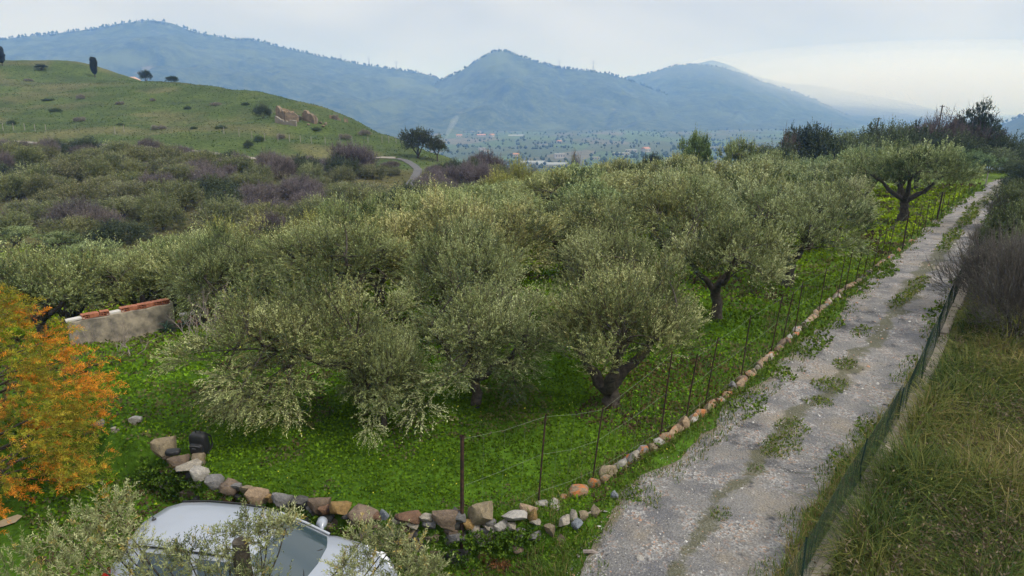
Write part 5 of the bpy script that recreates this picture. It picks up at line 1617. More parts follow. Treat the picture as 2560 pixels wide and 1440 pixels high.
# ------------------------------------------------------------------ orange-leaved tree at the left edge
def orange_tree():
    r_ = np.random.default_rng(401)
    base = np.array([-9.7, 11.6, 0.0]); base[2] = gz(base[0], base[1])
    e = empty("orange_tree", tuple(base)); tag(e, "feathery tree with orange and yellow-green autumn foliage at the left edge", "tree")
    H, R = 3.85, 2.2
    n_c = 150; cs = []
    while len(cs) < n_c:
        z = r_.uniform(0.02, 1.0); a = r_.uniform(0, 6.28)
        rad = np.interp(z, [0.0, 0.3, 0.55, 0.8, 1.0], [0.85, 1.0, 0.95, 0.62, 0.08]) * R * r_.uniform(0.45, 1.0)
        cs.append((math.cos(a) * rad, math.sin(a) * rad, z * H - 0.1 * rad))
    cs = np.array(cs)
    tubes = [tube_np(wobble(bez(np.array([0, 0, -0.3]), np.array([0.1, 0, H * 0.5]), np.array([0, 0, H * 0.97]), 9), 0.03, r_), np.linspace(0.12, 0.015, 9), 8)]
    for c in cs[::2]:
        z0 = max(0.2, c[2] - 0.35 * np.hypot(c[0], c[1]))
        tubes.append(tube_np(bez(np.array([0, 0, z0]), np.array([c[0] * 0.5, c[1] * 0.5, (z0 + c[2]) / 2 + 0.1]), c, 6), np.linspace(0.03, 0.006, 6), 4))
    V, F = join_tubes(tubes); link("trunk", mesh_np("orange_trunk", V, F, None, [M_BARK], smooth=True), e)
    per = 30; n = n_c * per; ci = np.repeat(np.arange(n_c), per)
    out = unit(cs * np.array([1, 1, 0.0]) + 1e-6)
    B = cs[ci] + r_.normal(0, 0.15, (n, 3))
    D = unit(out[ci] * 0.7 + np.array([0, 0, 0.35]) + r_.normal(0, 0.42, (n, 3)))
    # each spray is either already orange or still green
    u = r_.random(n_c); noise_c = fbm(cs[:, 0] * 0.9 + 5, cs[:, 2] * 0.9 + cs[:, 1], 2, 402)
    org = (u * 0.6 + noise_c * 0.7) > 0.69
    P_or = np.array([(0.50, 0.16, 0.015), (0.68, 0.25, 0.022), (0.80, 0.36, 0.05)]); P_gr = np.array([(0.10, 0.14, 0.018), (0.24, 0.26, 0.025), (0.46, 0.37, 0.04)])
    q = r_.random(n); ishot = org[ci] ^ (r_.random(n) < 0.10)
    col = np.where(ishot[:, None], pal(P_or, q), pal(P_gr, q))
    V, C = sprigs(B, D, r_.uniform(0.16, 0.34, n), 22, 0.075, 0.0105, np.c_[np.zeros((n, 2)), np.full(n, -0.06)], col, r_, spread=0.75, twig=0.005, twig_col=(0.25, 0.13, 0.04), jit=0.2)
    link("crown", quad_mesh("orange_crown", V, C, [M_GRASS]), e)
orange_tree()

# ------------------------------------------------------------------ pruned olive in front of the car
def front_olive():
    r_ = np.random.default_rng(411)
    base = np.array([-3.02, 6.75, 0.0]); base[2] = gz(base[0], base[1])
    e = empty("front_olive_tree", tuple(base)); tag(e, "pruned olive tree with thick stub in the foreground, its shoots overlapping the car", "olive tree")
    spots = [(40, 1418, 6.9, .30), (110, 1395, 7.0, .28), (180, 1352, 7.1, .28), (235, 1308, 7.2, .24), (285, 1262, 7.3, .2), (290, 1330, 7.1, .28), (230, 1395, 6.9, .3), (330, 1370, 7.0, .2), (330, 1435, 6.8, .28), (420, 1420, 6.8, .26), (470, 1390, 6.9, .16), (510, 1425, 6.7, .26), (150, 1450, 6.7, .3), (30, 1470, 6.6, .3),
             (565, 1355, 6.9, .14), (620, 1322, 7.0, .15), (670, 1325, 6.9, .15), (715, 1320, 6.9, .12), (650, 1360, 6.8, .13), (560, 1440, 6.6, .2), (640, 1450, 6.5, .16),
             (860, 1425, 6.7, .10), (905, 1350, 6.9, .15), (950, 1390, 6.8, .2), (900, 1440, 6.6, .24), (985, 1360, 6.9, .15), (1040, 1400, 6.8, .16), (1010, 1440, 6.7, .22), (1080, 1430, 6.7, .12), (400, 1480, 6.6, .3), (250, 1490, 6.6, .3), (690, 1500, 6.4, .2), (950, 1490, 6.5, .3)]
    cs = np.array([at(px, py, Y) for px, py, Y, r in spots]) - base; rad = np.array([s[3] for s in spots])
    stub = at(600, 1352, 6.75) - base
    tubes = [tube_np(np.array([[0, 0, -0.3], [0.0, 0, 0.6], stub * 0.55 + np.array([0.05, 0, 0]), stub * 0.85, stub]), [0.17, 0.12, 0.10, 0.095, 0.085], 10),
             tube_np(np.array([stub, stub + np.array([0, 0, 0.004])]), [0.085, 0.001], 10)]
    for c in cs:
        f = r_.uniform(0.35, 0.65); a = stub * f
        mid = (a + c) / 2 + np.array([0, -0.1, -0.45]) + r_.normal(0, 0.08, 3)
        tubes.append(tube_np(wobble(bez(a, mid, c, 8), 0.015, r_), np.linspace(0.022, 0.006, 8), 5))
    V, F = join_tubes(tubes); link("trunk", mesh_np("front_trunk", V, F, None, [M_BARK], smooth=True), e)
    per = 46; n = len(cs) * per; ci = np.repeat(np.arange(len(cs)), per)
    o = unit(r_.normal(size=(n, 3))) * (r_.random((n, 1)) ** 0.5) * rad[ci][:, None]
    B = cs[ci] + o
    D = unit(unit(o) * 0.7 + np.array([0, 0, 0.8]) + r_.normal(0, 0.4, (n, 3)))
    col = pal(PAL_OLIVE * np.array([0.95, 0.93, 0.95]), r_.normal(0.5, 0.2, len(cs))[ci] + r_.normal(0, 0.15, n))
    yl = r_.random(n) < 0.06; col[yl] = np.array([0.36, 0.28, 0.08])
    V, C = sprigs(B, D, r_.uniform(0.10, 0.26, n), 15, 0.052, 0.0125, np.c_[r_.normal(0, .02, (n, 2)), np.full(n, -0.01)], col, r_, spread=0.6, twig=0.003, twig_col=(0.2, 0.16, 0.1))
    link("crown", quad_mesh("front_crown", V, C, [M_LEAF]), e)
front_olive()

# ------------------------------------------------------------------ bushes right of the track
NEARB = [shrub_proto("grey_thicket_%d" % q, 420 + q, 2.2, 1.9, clumps=34, per=46, k=8, leafL=0.10, leafW=0.014, palette=np.array([(0.07, 0.065, 0.06), (0.15, 0.135, 0.13), (0.24, 0.215, 0.20), (0.36, 0.33, 0.31)]), twiggy=0.7) for q in range(2)]
RB = [(2520, 610, 20.5, 270, "m"), (2580, 640, 18.0, 220, "m"), (2470, 640, 23.5, 170, "m"), (2555, 520, 27, 170, "g"), (2500, 560, 29, 130, "m"), (2560, 470, 36, 150, "g"), (2525, 500, 36, 90, "m"), (2580, 440, 46, 140, "s"), (2550, 455, 45, 70, "g"), (2570, 420, 58, 90, "s"), (2630, 560, 22, 200, "g")]
for k, (px, top, Y, w, kd) in enumerate(RB):
    loc, H, R = veg_top(px, top, Y, w)
    pr = NEARB[k % 2] if kd == "m" else SH_GREEN[k % 3] if kd == "g" else SH_DARK[k % 2]
    od = ["nearest", "second nearest", "third nearest", "fourth nearest", "fifth nearest", "sixth nearest", "seventh", "eighth", "ninth", "farthest", "outermost"][k]
    kind = "leafless grey tangled thicket" if kd == "m" else "dull grey-green bush" if kd == "g" else "dark evergreen bush"
    plant("roadside_bush", pr, loc, H, R, None, (0.74, 0.79, 0.70) if kd == "m" else (0.6, 0.68, 0.62), f"{kind} right of the track, {od} in the row", "bush", "bushes right of the track", trunk="stem")

# ------------------------------------------------------------------ parked car
M_PAINT = solid_mat("silver_paint", (0.27, 0.30, 0.355), 0.35, 0.06, 2.0, metal=0.0, coat=0.35, spec=0.5)
m, nt, nd, lk, out = node_mat("car_glass")
p = N(nt, "ShaderNodeBsdfPrincipled", Roughness=0.04); p.inputs["Base Color"].default_value = (0.03, 0.05, 0.062, 1); p.inputs["Specular IOR Level"].default_value = 0.8  # blue of the reflected surroundings tinted into the glass base colour
lk.new(p.outputs[0], out.inputs["Surface"]); M_GLASS = m
M_BLACK = solid_mat("black_plastic", (0.016, 0.016, 0.017), 0.5, 0.2, 10.0)
M_TAIL = solid_mat("red_lens", (0.42, 0.02, 0.02), 0.2, 0.1, 5.0, coat=0.5)
M_LAMP = solid_mat("clear_lens", (0.6, 0.62, 0.65), 0.12, 0.1, 5.0, coat=0.8)
M_RIM = solid_mat("alloy", (0.45, 0.46, 0.48), 0.35, 0.1, 5.0, metal=0.8)
M_TYRE = solid_mat("tyre_rubber", (0.02, 0.02, 0.02), 0.85, 0.2, 20.0)


def make_car():
    hd = math.radians(-9.5)
    e = empty("parked_car", (-3.72, 8.64, 0.0), hd)
    e.location.z = gz(-4.0, 8.6)
    tag(e, "silver-white hatchback parked below the stone wall, half hidden by olive shoots", "car")
    # lower body: stations along the length
    X = np.array([-2.02, -1.96, -1.75, -1.35, -0.9, -0.4, 0.1, 0.6, 0.95, 1.3, 1.6, 1.82, 1.96, 2.02])
    HW = np.array([0.62, 0.72, 0.80, 0.835, 0.84, 0.84, 0.84, 0.84, 0.835, 0.82, 0.78, 0.70, 0.58, 0.46])
    ZT = np.array([0.72, 0.86, 0.98, 1.0, 0.99, 0.98, 0.97, 0.97, 0.985, 0.93, 0.86, 0.78, 0.66, 0.55])
    ZB = np.array([0.42, 0.30, 0.24, 0.2, 0.2, 0.2, 0.2, 0.2, 0.2, 0.2, 0.22, 0.24, 0.28, 0.36])
    V, F = [], []
    for x, w, zt, zb in zip(X, HW, ZT, ZB):
        half = [(0, zt + 0.035), (0.45 * w, zt + 0.028), (0.78 * w, zt + 0.005), (0.93 * w, zt - 0.05), (1.0 * w, zt - 0.20), (1.0 * w, (zt + zb) / 2 - 0.05), (0.965 * w, zb + 0.08), (0.90 * w, zb)]
        full = [(-y, z) for y, z in half[::-1]] + half[1:]
        V += [(x, y, z) for y, z in full]
    n = 15
    for s in range(len(X) - 1):
        for k in range(n - 1): F.append((s * n + k, s * n + k + 1, (s + 1) * n + k + 1, (s + 1) * n + k))
    F.append(tuple(range(n - 1, -1, -1))); F.append(tuple((len(X) - 1) * n + k for k in range(n)))
    b = MB(); b.add(V, F); b.build("body", M_PAINT, e, smooth=True)
    # cabin: belt loop, shoulder loop, roof edge loop, roof loop
    belt = [(1.02, 0.0), (0.98, 0.42), (0.84, 0.70), (0.35, 0.78), (-0.35, 0.79), (-1.05, 0.78), (-1.62, 0.73), (-1.84, 0.55), (-1.93, 0.0)]
    roof = [(0.30, 0.0), (0.27, 0.36), (0.16, 0.56), (-0.1, 0.585), (-0.5, 0.595), (-1.0, 0.585), (-1.42, 0.55), (-1.60, 0.42), (-1.68, 0.0)]
    zr = [1.405, 1.40, 1.385, 1.42, 1.435, 1.435, 1.405, 1.385, 1.39]
    zb_ = [0.99] * 9
    def loop(pts, zs): return [(x, y, z) for (x, y), z in zip(pts, zs)] + [(x, -y, z) for (x, y), z in list(zip(pts, zs))[-2:0:-1]]
    L0, L1 = loop(belt, zb_), loop(roof, zr)
    inner = [((x + 0.42) * 0.82 - 0.45, y * 0.7) for x, y in roof]; L2 = loop(inner, [1.455, 1.455, 1.455, 1.468, 1.475, 1.475, 1.462, 1.452, 1.45])
    inner2 = [((x + 0.42) * 0.4 - 0.45, y * 0.3) for x, y in roof]; L3 = loop(inner2, [1.482] * 9)
    m_ = len(L0); b = MB(); vv = L0 + L1 + L2 + L3; ff = []
    for r in range(3):
        for k in range(m_): ff.append((r * m_ + k, r * m_ + (k + 1) % m_, (r + 1) * m_ + (k + 1) % m_, (r + 1) * m_ + k))
    ff.append(tuple(3 * m_ + k for k in range(m_)))
    b.add(vv, ff); b.build("cabin", M_PAINT, e, smooth=True)
    A0 = np.array(L0); A1 = np.array(L1)
    def pane(name, idx, lo, hi, cut0=0.06, cut1=0.06, mat=M_GLASS, lift=0.012):
        """a pane lying on the cabin flank between loop points IDX, from LO to HI of its height"""
        P0 = A0[idx]; P1 = A1[idx]
        s = np.linspace(0, 1, 9)
        k = np.linspace(0, len(idx) - 1, len(idx))
        q = np.interp(s, [0, 1], [cut0, len(idx) - 1 - cut1])
        rows = []
        for f in np.linspace(lo, hi, 5):
            row = P0 * (1 - f) + P1 * f
            rows.append(np.stack([np.interp(q, k, row[:, c]) for c in range(3)], 1))
        G = np.array(rows)
        c = np.array([-0.45, 0, 0.9]); nrm = unit(G - c); nrm = unit(nrm * np.array([1, 1, 1.0]))
        G = G + nrm * lift
        vv = G.reshape(-1, 3).tolist(); ff = [(r * 9 + k_, r * 9 + k_ + 1, (r + 1) * 9 + k_ + 1, (r + 1) * 9 + k_) for r in range(4) for k_ in range(8)]
        b = MB(); b.add(vv, ff); return b.build(name, mat, e, smooth=True)
    pane("windscreen", [14, 15, 0, 1, 2], 0.05, 0.93, 0.22, 0.22)
    pane("rear_window", [6, 7, 8, 9, 10], 0.35, 0.9, 0.5, 0.5)
    for idx in ([2, 3, 4], [14, 13, 12]): pane("front_side_window", idx, 0.12, 0.86, 0.35, 0.08)
    for idx in ([4, 5, 6], [12, 11, 10]): pane("rear_side_window", idx, 0.12, 0.86, 0.08, 0.45)
    for sgn in (1, -1):
        pts = [np.array([x, sgn * (y + 0.004), z + 0.016]) for (x, y), z in zip(roof[2:7], zr[2:7])]
        b = MB(); b.tube(pts, 0.014, 5); b.build("roof_gutter", M_BLACK, e)
        pts = [A0[2] * np.array([1, sgn, 1]) + np.array([0.02, 0, 0.02]), (A0[2] * 0.5 + A1[2] * 0.5) * np.array([1, sgn, 1]) + np.array([0.02, sgn * 0.012, 0.02]), A1[2] * np.array([1, sgn, 1]) + np.array([0.0, sgn * 0.004, 0.012])]
        b = MB(); b.tube(pts, [0.022, 0.020, 0.016], 6); b.build("windscreen_pillar", M_PAINT, e, smooth=True)
        b = MB(); b.tube([(0.93, sgn * 0.30, 1.035), (0.80, sgn * 0.05, 1.10), (0.70, -sgn * 0.25 + sgn * 0.2, 1.16)], 0.008, 4); b.build("wiper", M_BLACK, e)
        mr = MB(); mr.tube([(0.70, sgn * 0.76, 0.98), (0.66, sgn * 0.86, 1.0), (0.64, sgn * 0.90, 1.02), (0.62, sgn * 0.99, 1.03), (0.62, sgn * 1.0, 1.03)], [0.02, 0.04, 0.085, 0.08, 0.01], 10); mr.build("mirror", M_PAINT, e, smooth=True)
        tl = MB(); tl.tube([(-1.86, sgn * 0.66, 0.72), (-1.84, sgn * 0.68, 0.92), (-1.74, sgn * 0.69, 1.10)], [0.05, 0.075, 0.03], 8); tl.build("tail_light", M_TAIL, e, smooth=True)
        hl = MB(); hl.tube([(1.88, sgn * 0.46, 0.68), (1.72, sgn * 0.60, 0.77), (1.42, sgn * 0.72, 0.86)], [0.05, 0.085, 0.03], 8); hl.build("headlight", M_LAMP, e, smooth=True)
        for wx in (1.22, -1.25):
            w = empty("wheel", (wx, sgn * 0.76, 0.30)); w.parent = e
            b = MB(); b.tube([(0, -0.10, 0), (0, -0.09, 0), (0, 0.09, 0), (0, 0.10, 0)], [0.26, 0.30, 0.30, 0.26], 20); b.build("tyre", M_TYRE, w)
            b = MB(); b.tube([(0, sgn * 0.085, 0), (0, sgn * 0.102, 0)], [0.19, 0.001], 12); b.build("rim", M_RIM, w)
        for x in (0.42, -0.42):
            b = MB(); b.box((x - 0.3, sgn * 0.848, 0.84), (0.17, 0.02, 0.03)); b.build("door_handle", M_PAINT, e)
            b = MB(); b.box((x, sgn * 0.8395, 0.58), (0.008, 0.006, 0.7)); b.build("door_seam", M_BLACK, e)
    b = MB(); b.tube([(-1.50, 0, 1.455), (-1.50, 0, 1.475)], [0.035, 0.02], 8); b.tube([(-1.50, 0, 1.47), (-1.60, 0.05, 1.58), (-1.68, 0.09, 1.68)], [0.008, 0.005, 0.003], 5); b.build("roof_antenna", M_BLACK, e)
    b = MB(); b.box((2.0, 0, 0.46), (0.05, 0.7, 0.12)); b.build("grille", M_BLACK, e)
    b = MB(); b.box((-2.03, 0, 0.62), (0.02, 0.5, 0.11)); b.build("number_plate", M_SLAB, e)
make_car()

# ------------------------------------------------------------------ backpack and pouch
M_BAG = solid_mat("black_nylon", (0.014, 0.015, 0.018), 0.55, 0.3, 14.0, spec=0.4)
M_ZIP = solid_mat("grey_webbing", (0.10, 0.10, 0.11), 0.6, 0.2, 10.0)


def soft_box(c, d, sq=4.0, n=14, m=9):
    vv, ff = [], []
    for i_ in range(m + 1):
        ph = -math.pi / 2 + math.pi * i_ / m
        for k in range(n):
            th = 2 * math.pi * k / n
            f = lambda t: math.copysign(abs(t) ** (2 / sq), t)
            vv.append((c[0] + d[0] / 2 * f(math.cos(ph)) * f(math.cos(th)), c[1] + d[1] / 2 * f(math.cos(ph)) * f(math.sin(th)), c[2] + d[2] / 2 * f(math.sin(ph))))
    for i_ in range(m):
        for k in range(n): ff.append((i_ * n + k, i_ * n + (k + 1) % n, (i_ + 1) * n + (k + 1) % n, (i_ + 1) * n + k))
    return vv, ff


p = gp(506, 1146); bz = p[2] + 0.10
bp_ = empty("backpack", (p[0], p[1], bz), -0.15); tag(bp_, "black zipped backpack standing on the boulder behind the stone wall", "backpack"); bp_.rotation_euler = (0.12, 0.0, -0.15)
b = MB(); b.add(*soft_box((0, 0, 0.24), (0.34, 0.20, 0.46), 4.5)); b.build("body", M_BAG, bp_, smooth=True)
b = MB(); b.add(*soft_box((0, -0.11, 0.17), (0.27, 0.10, 0.25), 4.5)); b.build("front_pocket", M_BAG, bp_, smooth=True)
b = MB(); b.tube([(-0.11, -0.165, 0.27), (0.0, -0.172, 0.285), (0.11, -0.165, 0.27)], 0.006, 4); b.build("zip", M_ZIP, bp_)
b = MB(); b.box((-0.02, -0.168, 0.22), (0.07, 0.008, 0.02)); b.build("badge", M_ZIP, bp_)
b = MB(); b.tube([(-0.05, 0.02, 0.46), (-0.04, 0.02, 0.51), (0.04, 0.02, 0.51), (0.05, 0.02, 0.46)], 0.012, 6); b.build("handle", M_BAG, bp_)
for s in (-1, 1):
    b = MB(); b.tube([(s * 0.09, 0.09, 0.42), (s * 0.14, 0.17, 0.30), (s * 0.15, 0.16, 0.12), (s * 0.13, 0.08, 0.04)], 0.018, 6); b.build("shoulder_strap", M_BAG, bp_)
b = MB(); b.tube([(0.16, -0.02, 0.05), (0.22, -0.06, 0.0), (0.20, -0.1, -0.07), (0.26, -0.08, -0.12)], 0.012, 5); b.build("hanging_strap", M_BAG, bp_)
y0 = float(np.interp(onz(433, 1140, 0.1)[0], WALL[:, 0], WALL[:, 1])); p = at(433, 1136, y0 - 0.06)
po = empty("camera_pouch", tuple(p), 0.15); tag(po, "small black padded pouch lying on the left end of the stone wall", "pouch")
b = MB(); b.add(*soft_box((0, 0, 0.05), (0.28, 0.17, 0.11), 3.5)); b.build("pouch_body", M_BAG, po, smooth=True)
b = MB(); b.tube([(-0.12, -0.06, 0.07), (0, -0.088, 0.075), (0.12, -0.06, 0.07)], 0.004, 4); b.build("zip", M_ZIP, po)
# stick, fallen rag, bare soil patch
p = gp(1476, 1290); b = MB(); b.tube([(-0.16, -0.05, 0.02), (0.0, 0.02, 0.05), (0.2, 0.09, 0.04)], [0.018, 0.02, 0.008], 6); o = b.build("driftwood_stick", M_TWIG, None, tuple(p)); tag(o, "bleached stick lying in the grass by the corner stones", "stick")
p = gp(1478, 1385); b = MB(); b.tube([(-0.12, 0.03, 0.02), (0.02, 0.0, 0.04), (0.16, -0.05, 0.02)], [0.03, 0.035, 0.01], 6); o = b.build("dry_bark", M_TWIG, None, tuple(p)); tag(o, "curled piece of pale bark at the gravel edge", "bark")
p = gp(1256, 1412)
r_ = np.random.default_rng(55); n = 120
V, C = sprigs(np.c_[r_.normal(0, 0.06, (n, 2)), np.abs(r_.normal(0.01, 0.01, n))], np.c_[r_.normal(0, 1, (n, 2)), np.abs(r_.normal(0, 0.5, n))], 0.08, 6, 0.05, 0.012, np.zeros((n, 3)), np.broadcast_to(np.array([0.20, 0.09, 0.035]), (n, 3)).copy(), r_)
o = link("dry_weed", quad_mesh("dry_weed", V, C, [M_GRASS]), None, tuple(p)); tag(o, "rust-brown withered weed clump in the grass near the bottom", "weed")
m = solid_mat("bare_soil", (0.36, 0.29, 0.19), 0.95, 0.3, 5.0)
P = [gp(-20, 1330), gp(10, 1322), gp(40, 1312), gp(58, 1296), gp(45, 1292), gp(10, 1304), gp(-20, 1318)]
b = MB(); b.add([(q[0], q[1], q[2] + 0.05) for q in P], [tuple(range(7))]); tag(b.build("soil_path", m), kind="structure")

# ------------------------------------------------------------------ ruins, hill fence
M_RUIN = solid_mat("ruin_masonry", (0.25, 0.185, 0.125), 0.95, 0.35, 1.6, (0.12, 0.10, 0.08), bump=0.6)


def jagged_wall(name, parent, a, b_, hts, thick, mat):
    """a broken wall from A to B: HTS the heights of its broken top"""
    a = np.array(a); b_ = np.array(b_); n = len(hts) * 3
    f = np.linspace(0, 1, n); h = np.interp(f, np.linspace(0, 1, len(hts)), hts) + np.array([random.uniform(-0.18, 0.18) for _ in range(n)])
    d = (b_ - a)[:2]; nn = np.array([-d[1], d[0]]) / np.linalg.norm(d) * thick / 2
    v = []; ff = []
    for k in range(n):
        c = a + (b_ - a) * f[k]; g = gz(c[0], c[1])
        for s, z in ((1, -0.4), (1, h[k]), (-1, h[k] - random.uniform(0, 0.15)), (-1, -0.4)):
            v.append((c[0] + nn[0] * s - parent.location[0], c[1] + nn[1] * s - parent.location[1], g + z - parent.location[2]))
        if k: ff += [((k - 1) * 4 + q, k * 4 + q, k * 4 + q + 1, (k - 1) * 4 + q + 1) for q in range(3)]
    ff += [(0, 1, 2, 3), tuple((n - 1) * 4 + q for q in (3, 2, 1, 0))]
    mb = MB(); mb.add(v, ff); return mb.build(name, mat, parent)


def hp(px, Y): return at(px, 290, Y)[:2]
r1 = empty("ruined_house", (*hp(720, 152), gz(*hp(720, 152)))); tag(r1, "roofless ochre stone ruin with broken corner walls on the grassy hill", "ruin")
jagged_wall("wall", r1, hp(693, 150.5), hp(714, 148.6), [2.0, 2.7, 2.4, 1.8, 2.0, 1.8], 0.6, M_RUIN)
jagged_wall("wall", r1, hp(713, 148.4), hp(746, 148.8), [1.9, 1.8, 1.9, 1.8, 1.8, 1.3], 0.6, M_RUIN)
jagged_wall("wall", r1, hp(694, 155.5), hp(735, 158), [2.0, 1.4, 1.0, 0.7], 0.6, M_RUIN)
r2 = empty("ruined_gable", (*hp(775, 152), gz(*hp(775, 152)))); tag(r2, "detached broken ochre gable wall right of the roofless ruin", "ruin")
jagged_wall("wall", r2, hp(758, 151), hp(787, 149), [1.2, 2.2, 2.1, 1.7, 1.8, 1.3], 0.6, M_RUIN)
jagged_wall("wall", r2, hp(787, 149), hp(791, 152), [1.6, 1.0, 0.4], 0.6, M_RUIN)
r3 = empty("low_terrace_wall", (*hp(715, 146), gz(*hp(715, 146)))); tag(r3, "low pale terrace wall in front of the ruin", "wall")
jagged_wall("wall", r3, hp(688, 146), hp(740, 145), [1.3, 1.2, 0.7, 0.75, 1.2, 1.1], 0.5, solid_mat("terrace_stone", (0.20, 0.18, 0.15), 0.95, 0.3, 1.0))
r4 = empty("fallen_wall", (*hp(845, 160), gz(*hp(845, 160)))); tag(r4, "line of low fallen wall remains descending right of the ruin", "ruin")
for px, Y, h in ((824, 160, 0.8), (833, 160, 1.0), (842, 160, 0.7), (860, 161, 1.1)):
    q = at(px, 300, Y); jagged_wall("wall_stub", r4, (q[0], q[1]), (q[0] + 0.8, q[1] + 0.3), [h, h * 0.8], 0.5, M_RUIN)
for bk, (px, Y, s) in enumerate(((770, 147, .6), (800, 150, .9), (806, 148, .7), (812, 150, .8))):
    q = hp(px, Y); o = stone(None, (q[0], q[1], gz(*q) + 0.2), s, s, s * 0.7, "tan", name="fallen_block"); tag(o, f"fallen ochre masonry block beside the ruin, {NTH[bk]} from its left", "stone", "fallen ruin blocks")
M_POST = solid_mat("pale_post", (0.26, 0.25, 0.22), 0.9, 0.2, 6.0)
hf = empty("hill_fence", (*at(800, 340, 128)[:2], gz(*at(800, 340, 128)[:2]))); tag(hf, "line of pale fence posts along the foot of the grassy hill", "fence")
for px, py in [(8, 318), (34, 318), (62, 318), (88, 320), (115, 321), (288, 328), (310, 322), (560, 328), (598, 333), (630, 338), (662, 344), (695, 345), (724, 347), (751, 349), (778, 351), (813, 352), (850, 353), (880, 351), (920, 350), (955, 349), (972, 349), (990, 350), (1005, 352)]:
    q = gp(px, py + 8); b = MB(); r = np.array(q) - np.array(hf.location); b.tube([r - [0, 0, .2], r + [0.03, 0, 1.35]], 0.06, 5); b.build("post", M_POST, hf)
pk = empty("hill_house", tuple(at(325, 205, 275))); pk.location.z = gz(pk.location.x, pk.location.y); tag(pk, "pale pink house roof just showing over the hill skyline", "house")
zt = at(325, 192, 275)[2] - pk.location.z
b = MB(); b.box((0, 0, (zt - 1.2) / 2), (5.4, 5.0, zt - 1.2)); b.build("wall", solid_mat("pink_render", (0.52, 0.40, 0.38), 0.9, 0.1, 2.0), pk)
b = MB(); b.add([(-3.0, -2.8, zt - 1.2), (3.0, -2.8, zt - 1.2), (3.0, 2.8, zt - 1.2), (-3.0, 2.8, zt - 1.2), (-2.2, 0, zt), (2.2, 0, zt)], [(0, 1, 5, 4), (2, 3, 4, 5), (1, 2, 5), (3, 0, 4), (3, 2, 1, 0)]); b.build("roof", solid_mat("pink_tiles", (0.50, 0.33, 0.29), 0.9, 0.2, 3.0), pk)

# ------------------------------------------------------------------ valley: houses, greenhouses, tree rows, smoke
M_WHITE = solid_mat("white_render", (0.34, 0.33, 0.31), 0.9, 0.1, 0.5)
M_TILE = solid_mat("roof_tiles", (0.42, 0.22, 0.14), 0.9, 0.25, 0.6)
M_PANE = solid_mat("dark_window", (0.05, 0.055, 0.06), 0.4, 0.2, 1.0)
M_POLY = solid_mat("greenhouse_film", (0.27, 0.29, 0.29), 0.5, 0.1, 0.3)


def valley_pt(px, py):
    q = gp(px, py); return q


def house(px, py, w, d, h, label, roof="gable", rz=0.0, wallm=None, windows=3):
    q = valley_pt(px, py); e = empty("valley_house", (q[0], q[1], q[2] - 0.4), rz); tag(e, label, "house", "houses in the valley")
    b = MB(); b.box((0, 0, h / 2), (w, d, h)); b.build("wall", wallm or M_WHITE, e)
    b = MB()
    if roof == "gable": b.add([(-w / 2 - .6, -d / 2 - .6, h), (w / 2 + .6, -d / 2 - .6, h), (w / 2 + .6, d / 2 + .6, h), (-w / 2 - .6, d / 2 + .6, h), (-w / 2 - .6, 0, h + d * .28), (w / 2 + .6, 0, h + d * .28)], [(0, 1, 5, 4), (2, 3, 4, 5), (1, 2, 5), (3, 0, 4), (3, 2, 1, 0)])
    else: b.box((0, 0, h + 0.2), (w + 0.8, d + 0.8, 0.4))
    b.build("roof", M_TILE if roof == "gable" else M_WHITE, e)
    for k in range(windows):
        b = MB(); b.box((-w / 2 + w * (k + 0.5) / windows, -d / 2 - 0.05, h * 0.55), (w / windows * 0.4, 0.1, h * 0.35)); b.build("window", M_PANE, e)
    return e


house(1148, 343, 14, 9, 5, "white farmhouse left of the valley hamlet above dark trees", "gable", 0.2)
house(1181, 331, 10, 8, 4, "small pale house at the top left of the valley hamlet", "flat")
house(1198, 332, 10, 9, 5, "white cube house above the red-roofed row in the valley", "flat", 0.3)
house(1203, 341, 22, 9, 4, "long low house with reddish roof in the valley hamlet", "gable", 0.1, windows=5)
house(1229, 343, 13, 10, 6, "white house with red roof at the right of the valley hamlet", "gable", 0.9)
house(1399, 395, 15, 10, 7, "two-storey white villa with dark windows in the valley centre", "flat", 0.15, windows=4)
house(1489, 398, 11, 6, 3.5, "small white building right of the valley villa", "flat", 0.0)
house(1553, 388, 26, 10, 4, "long low white building near the right edge of the valley", "flat", 0.1, windows=6)
house(1578, 381, 18, 9, 4.5, "white flat-roofed shed behind the long low building", "flat", 0.1)
house(1614, 380, 12, 10, 6, "pale house partly hidden by grove trees at the valley right", "gable", 0.6)
house(1398, 357, 9, 8, 4, "tiny isolated pale house in the fields above the villa", "gable", 0.4)
house(1205, 375, 12, 8, 4, "small pale farm building beside the valley road", "flat", 0.5)
house(1216, 380, 10, 6, 3, "low pale shed at the end of the valley road", "flat", 0.5)
house(1290, 392, 9, 7, 4, "pale cottage below the dark trees left of the villa", "gable", 0.2)
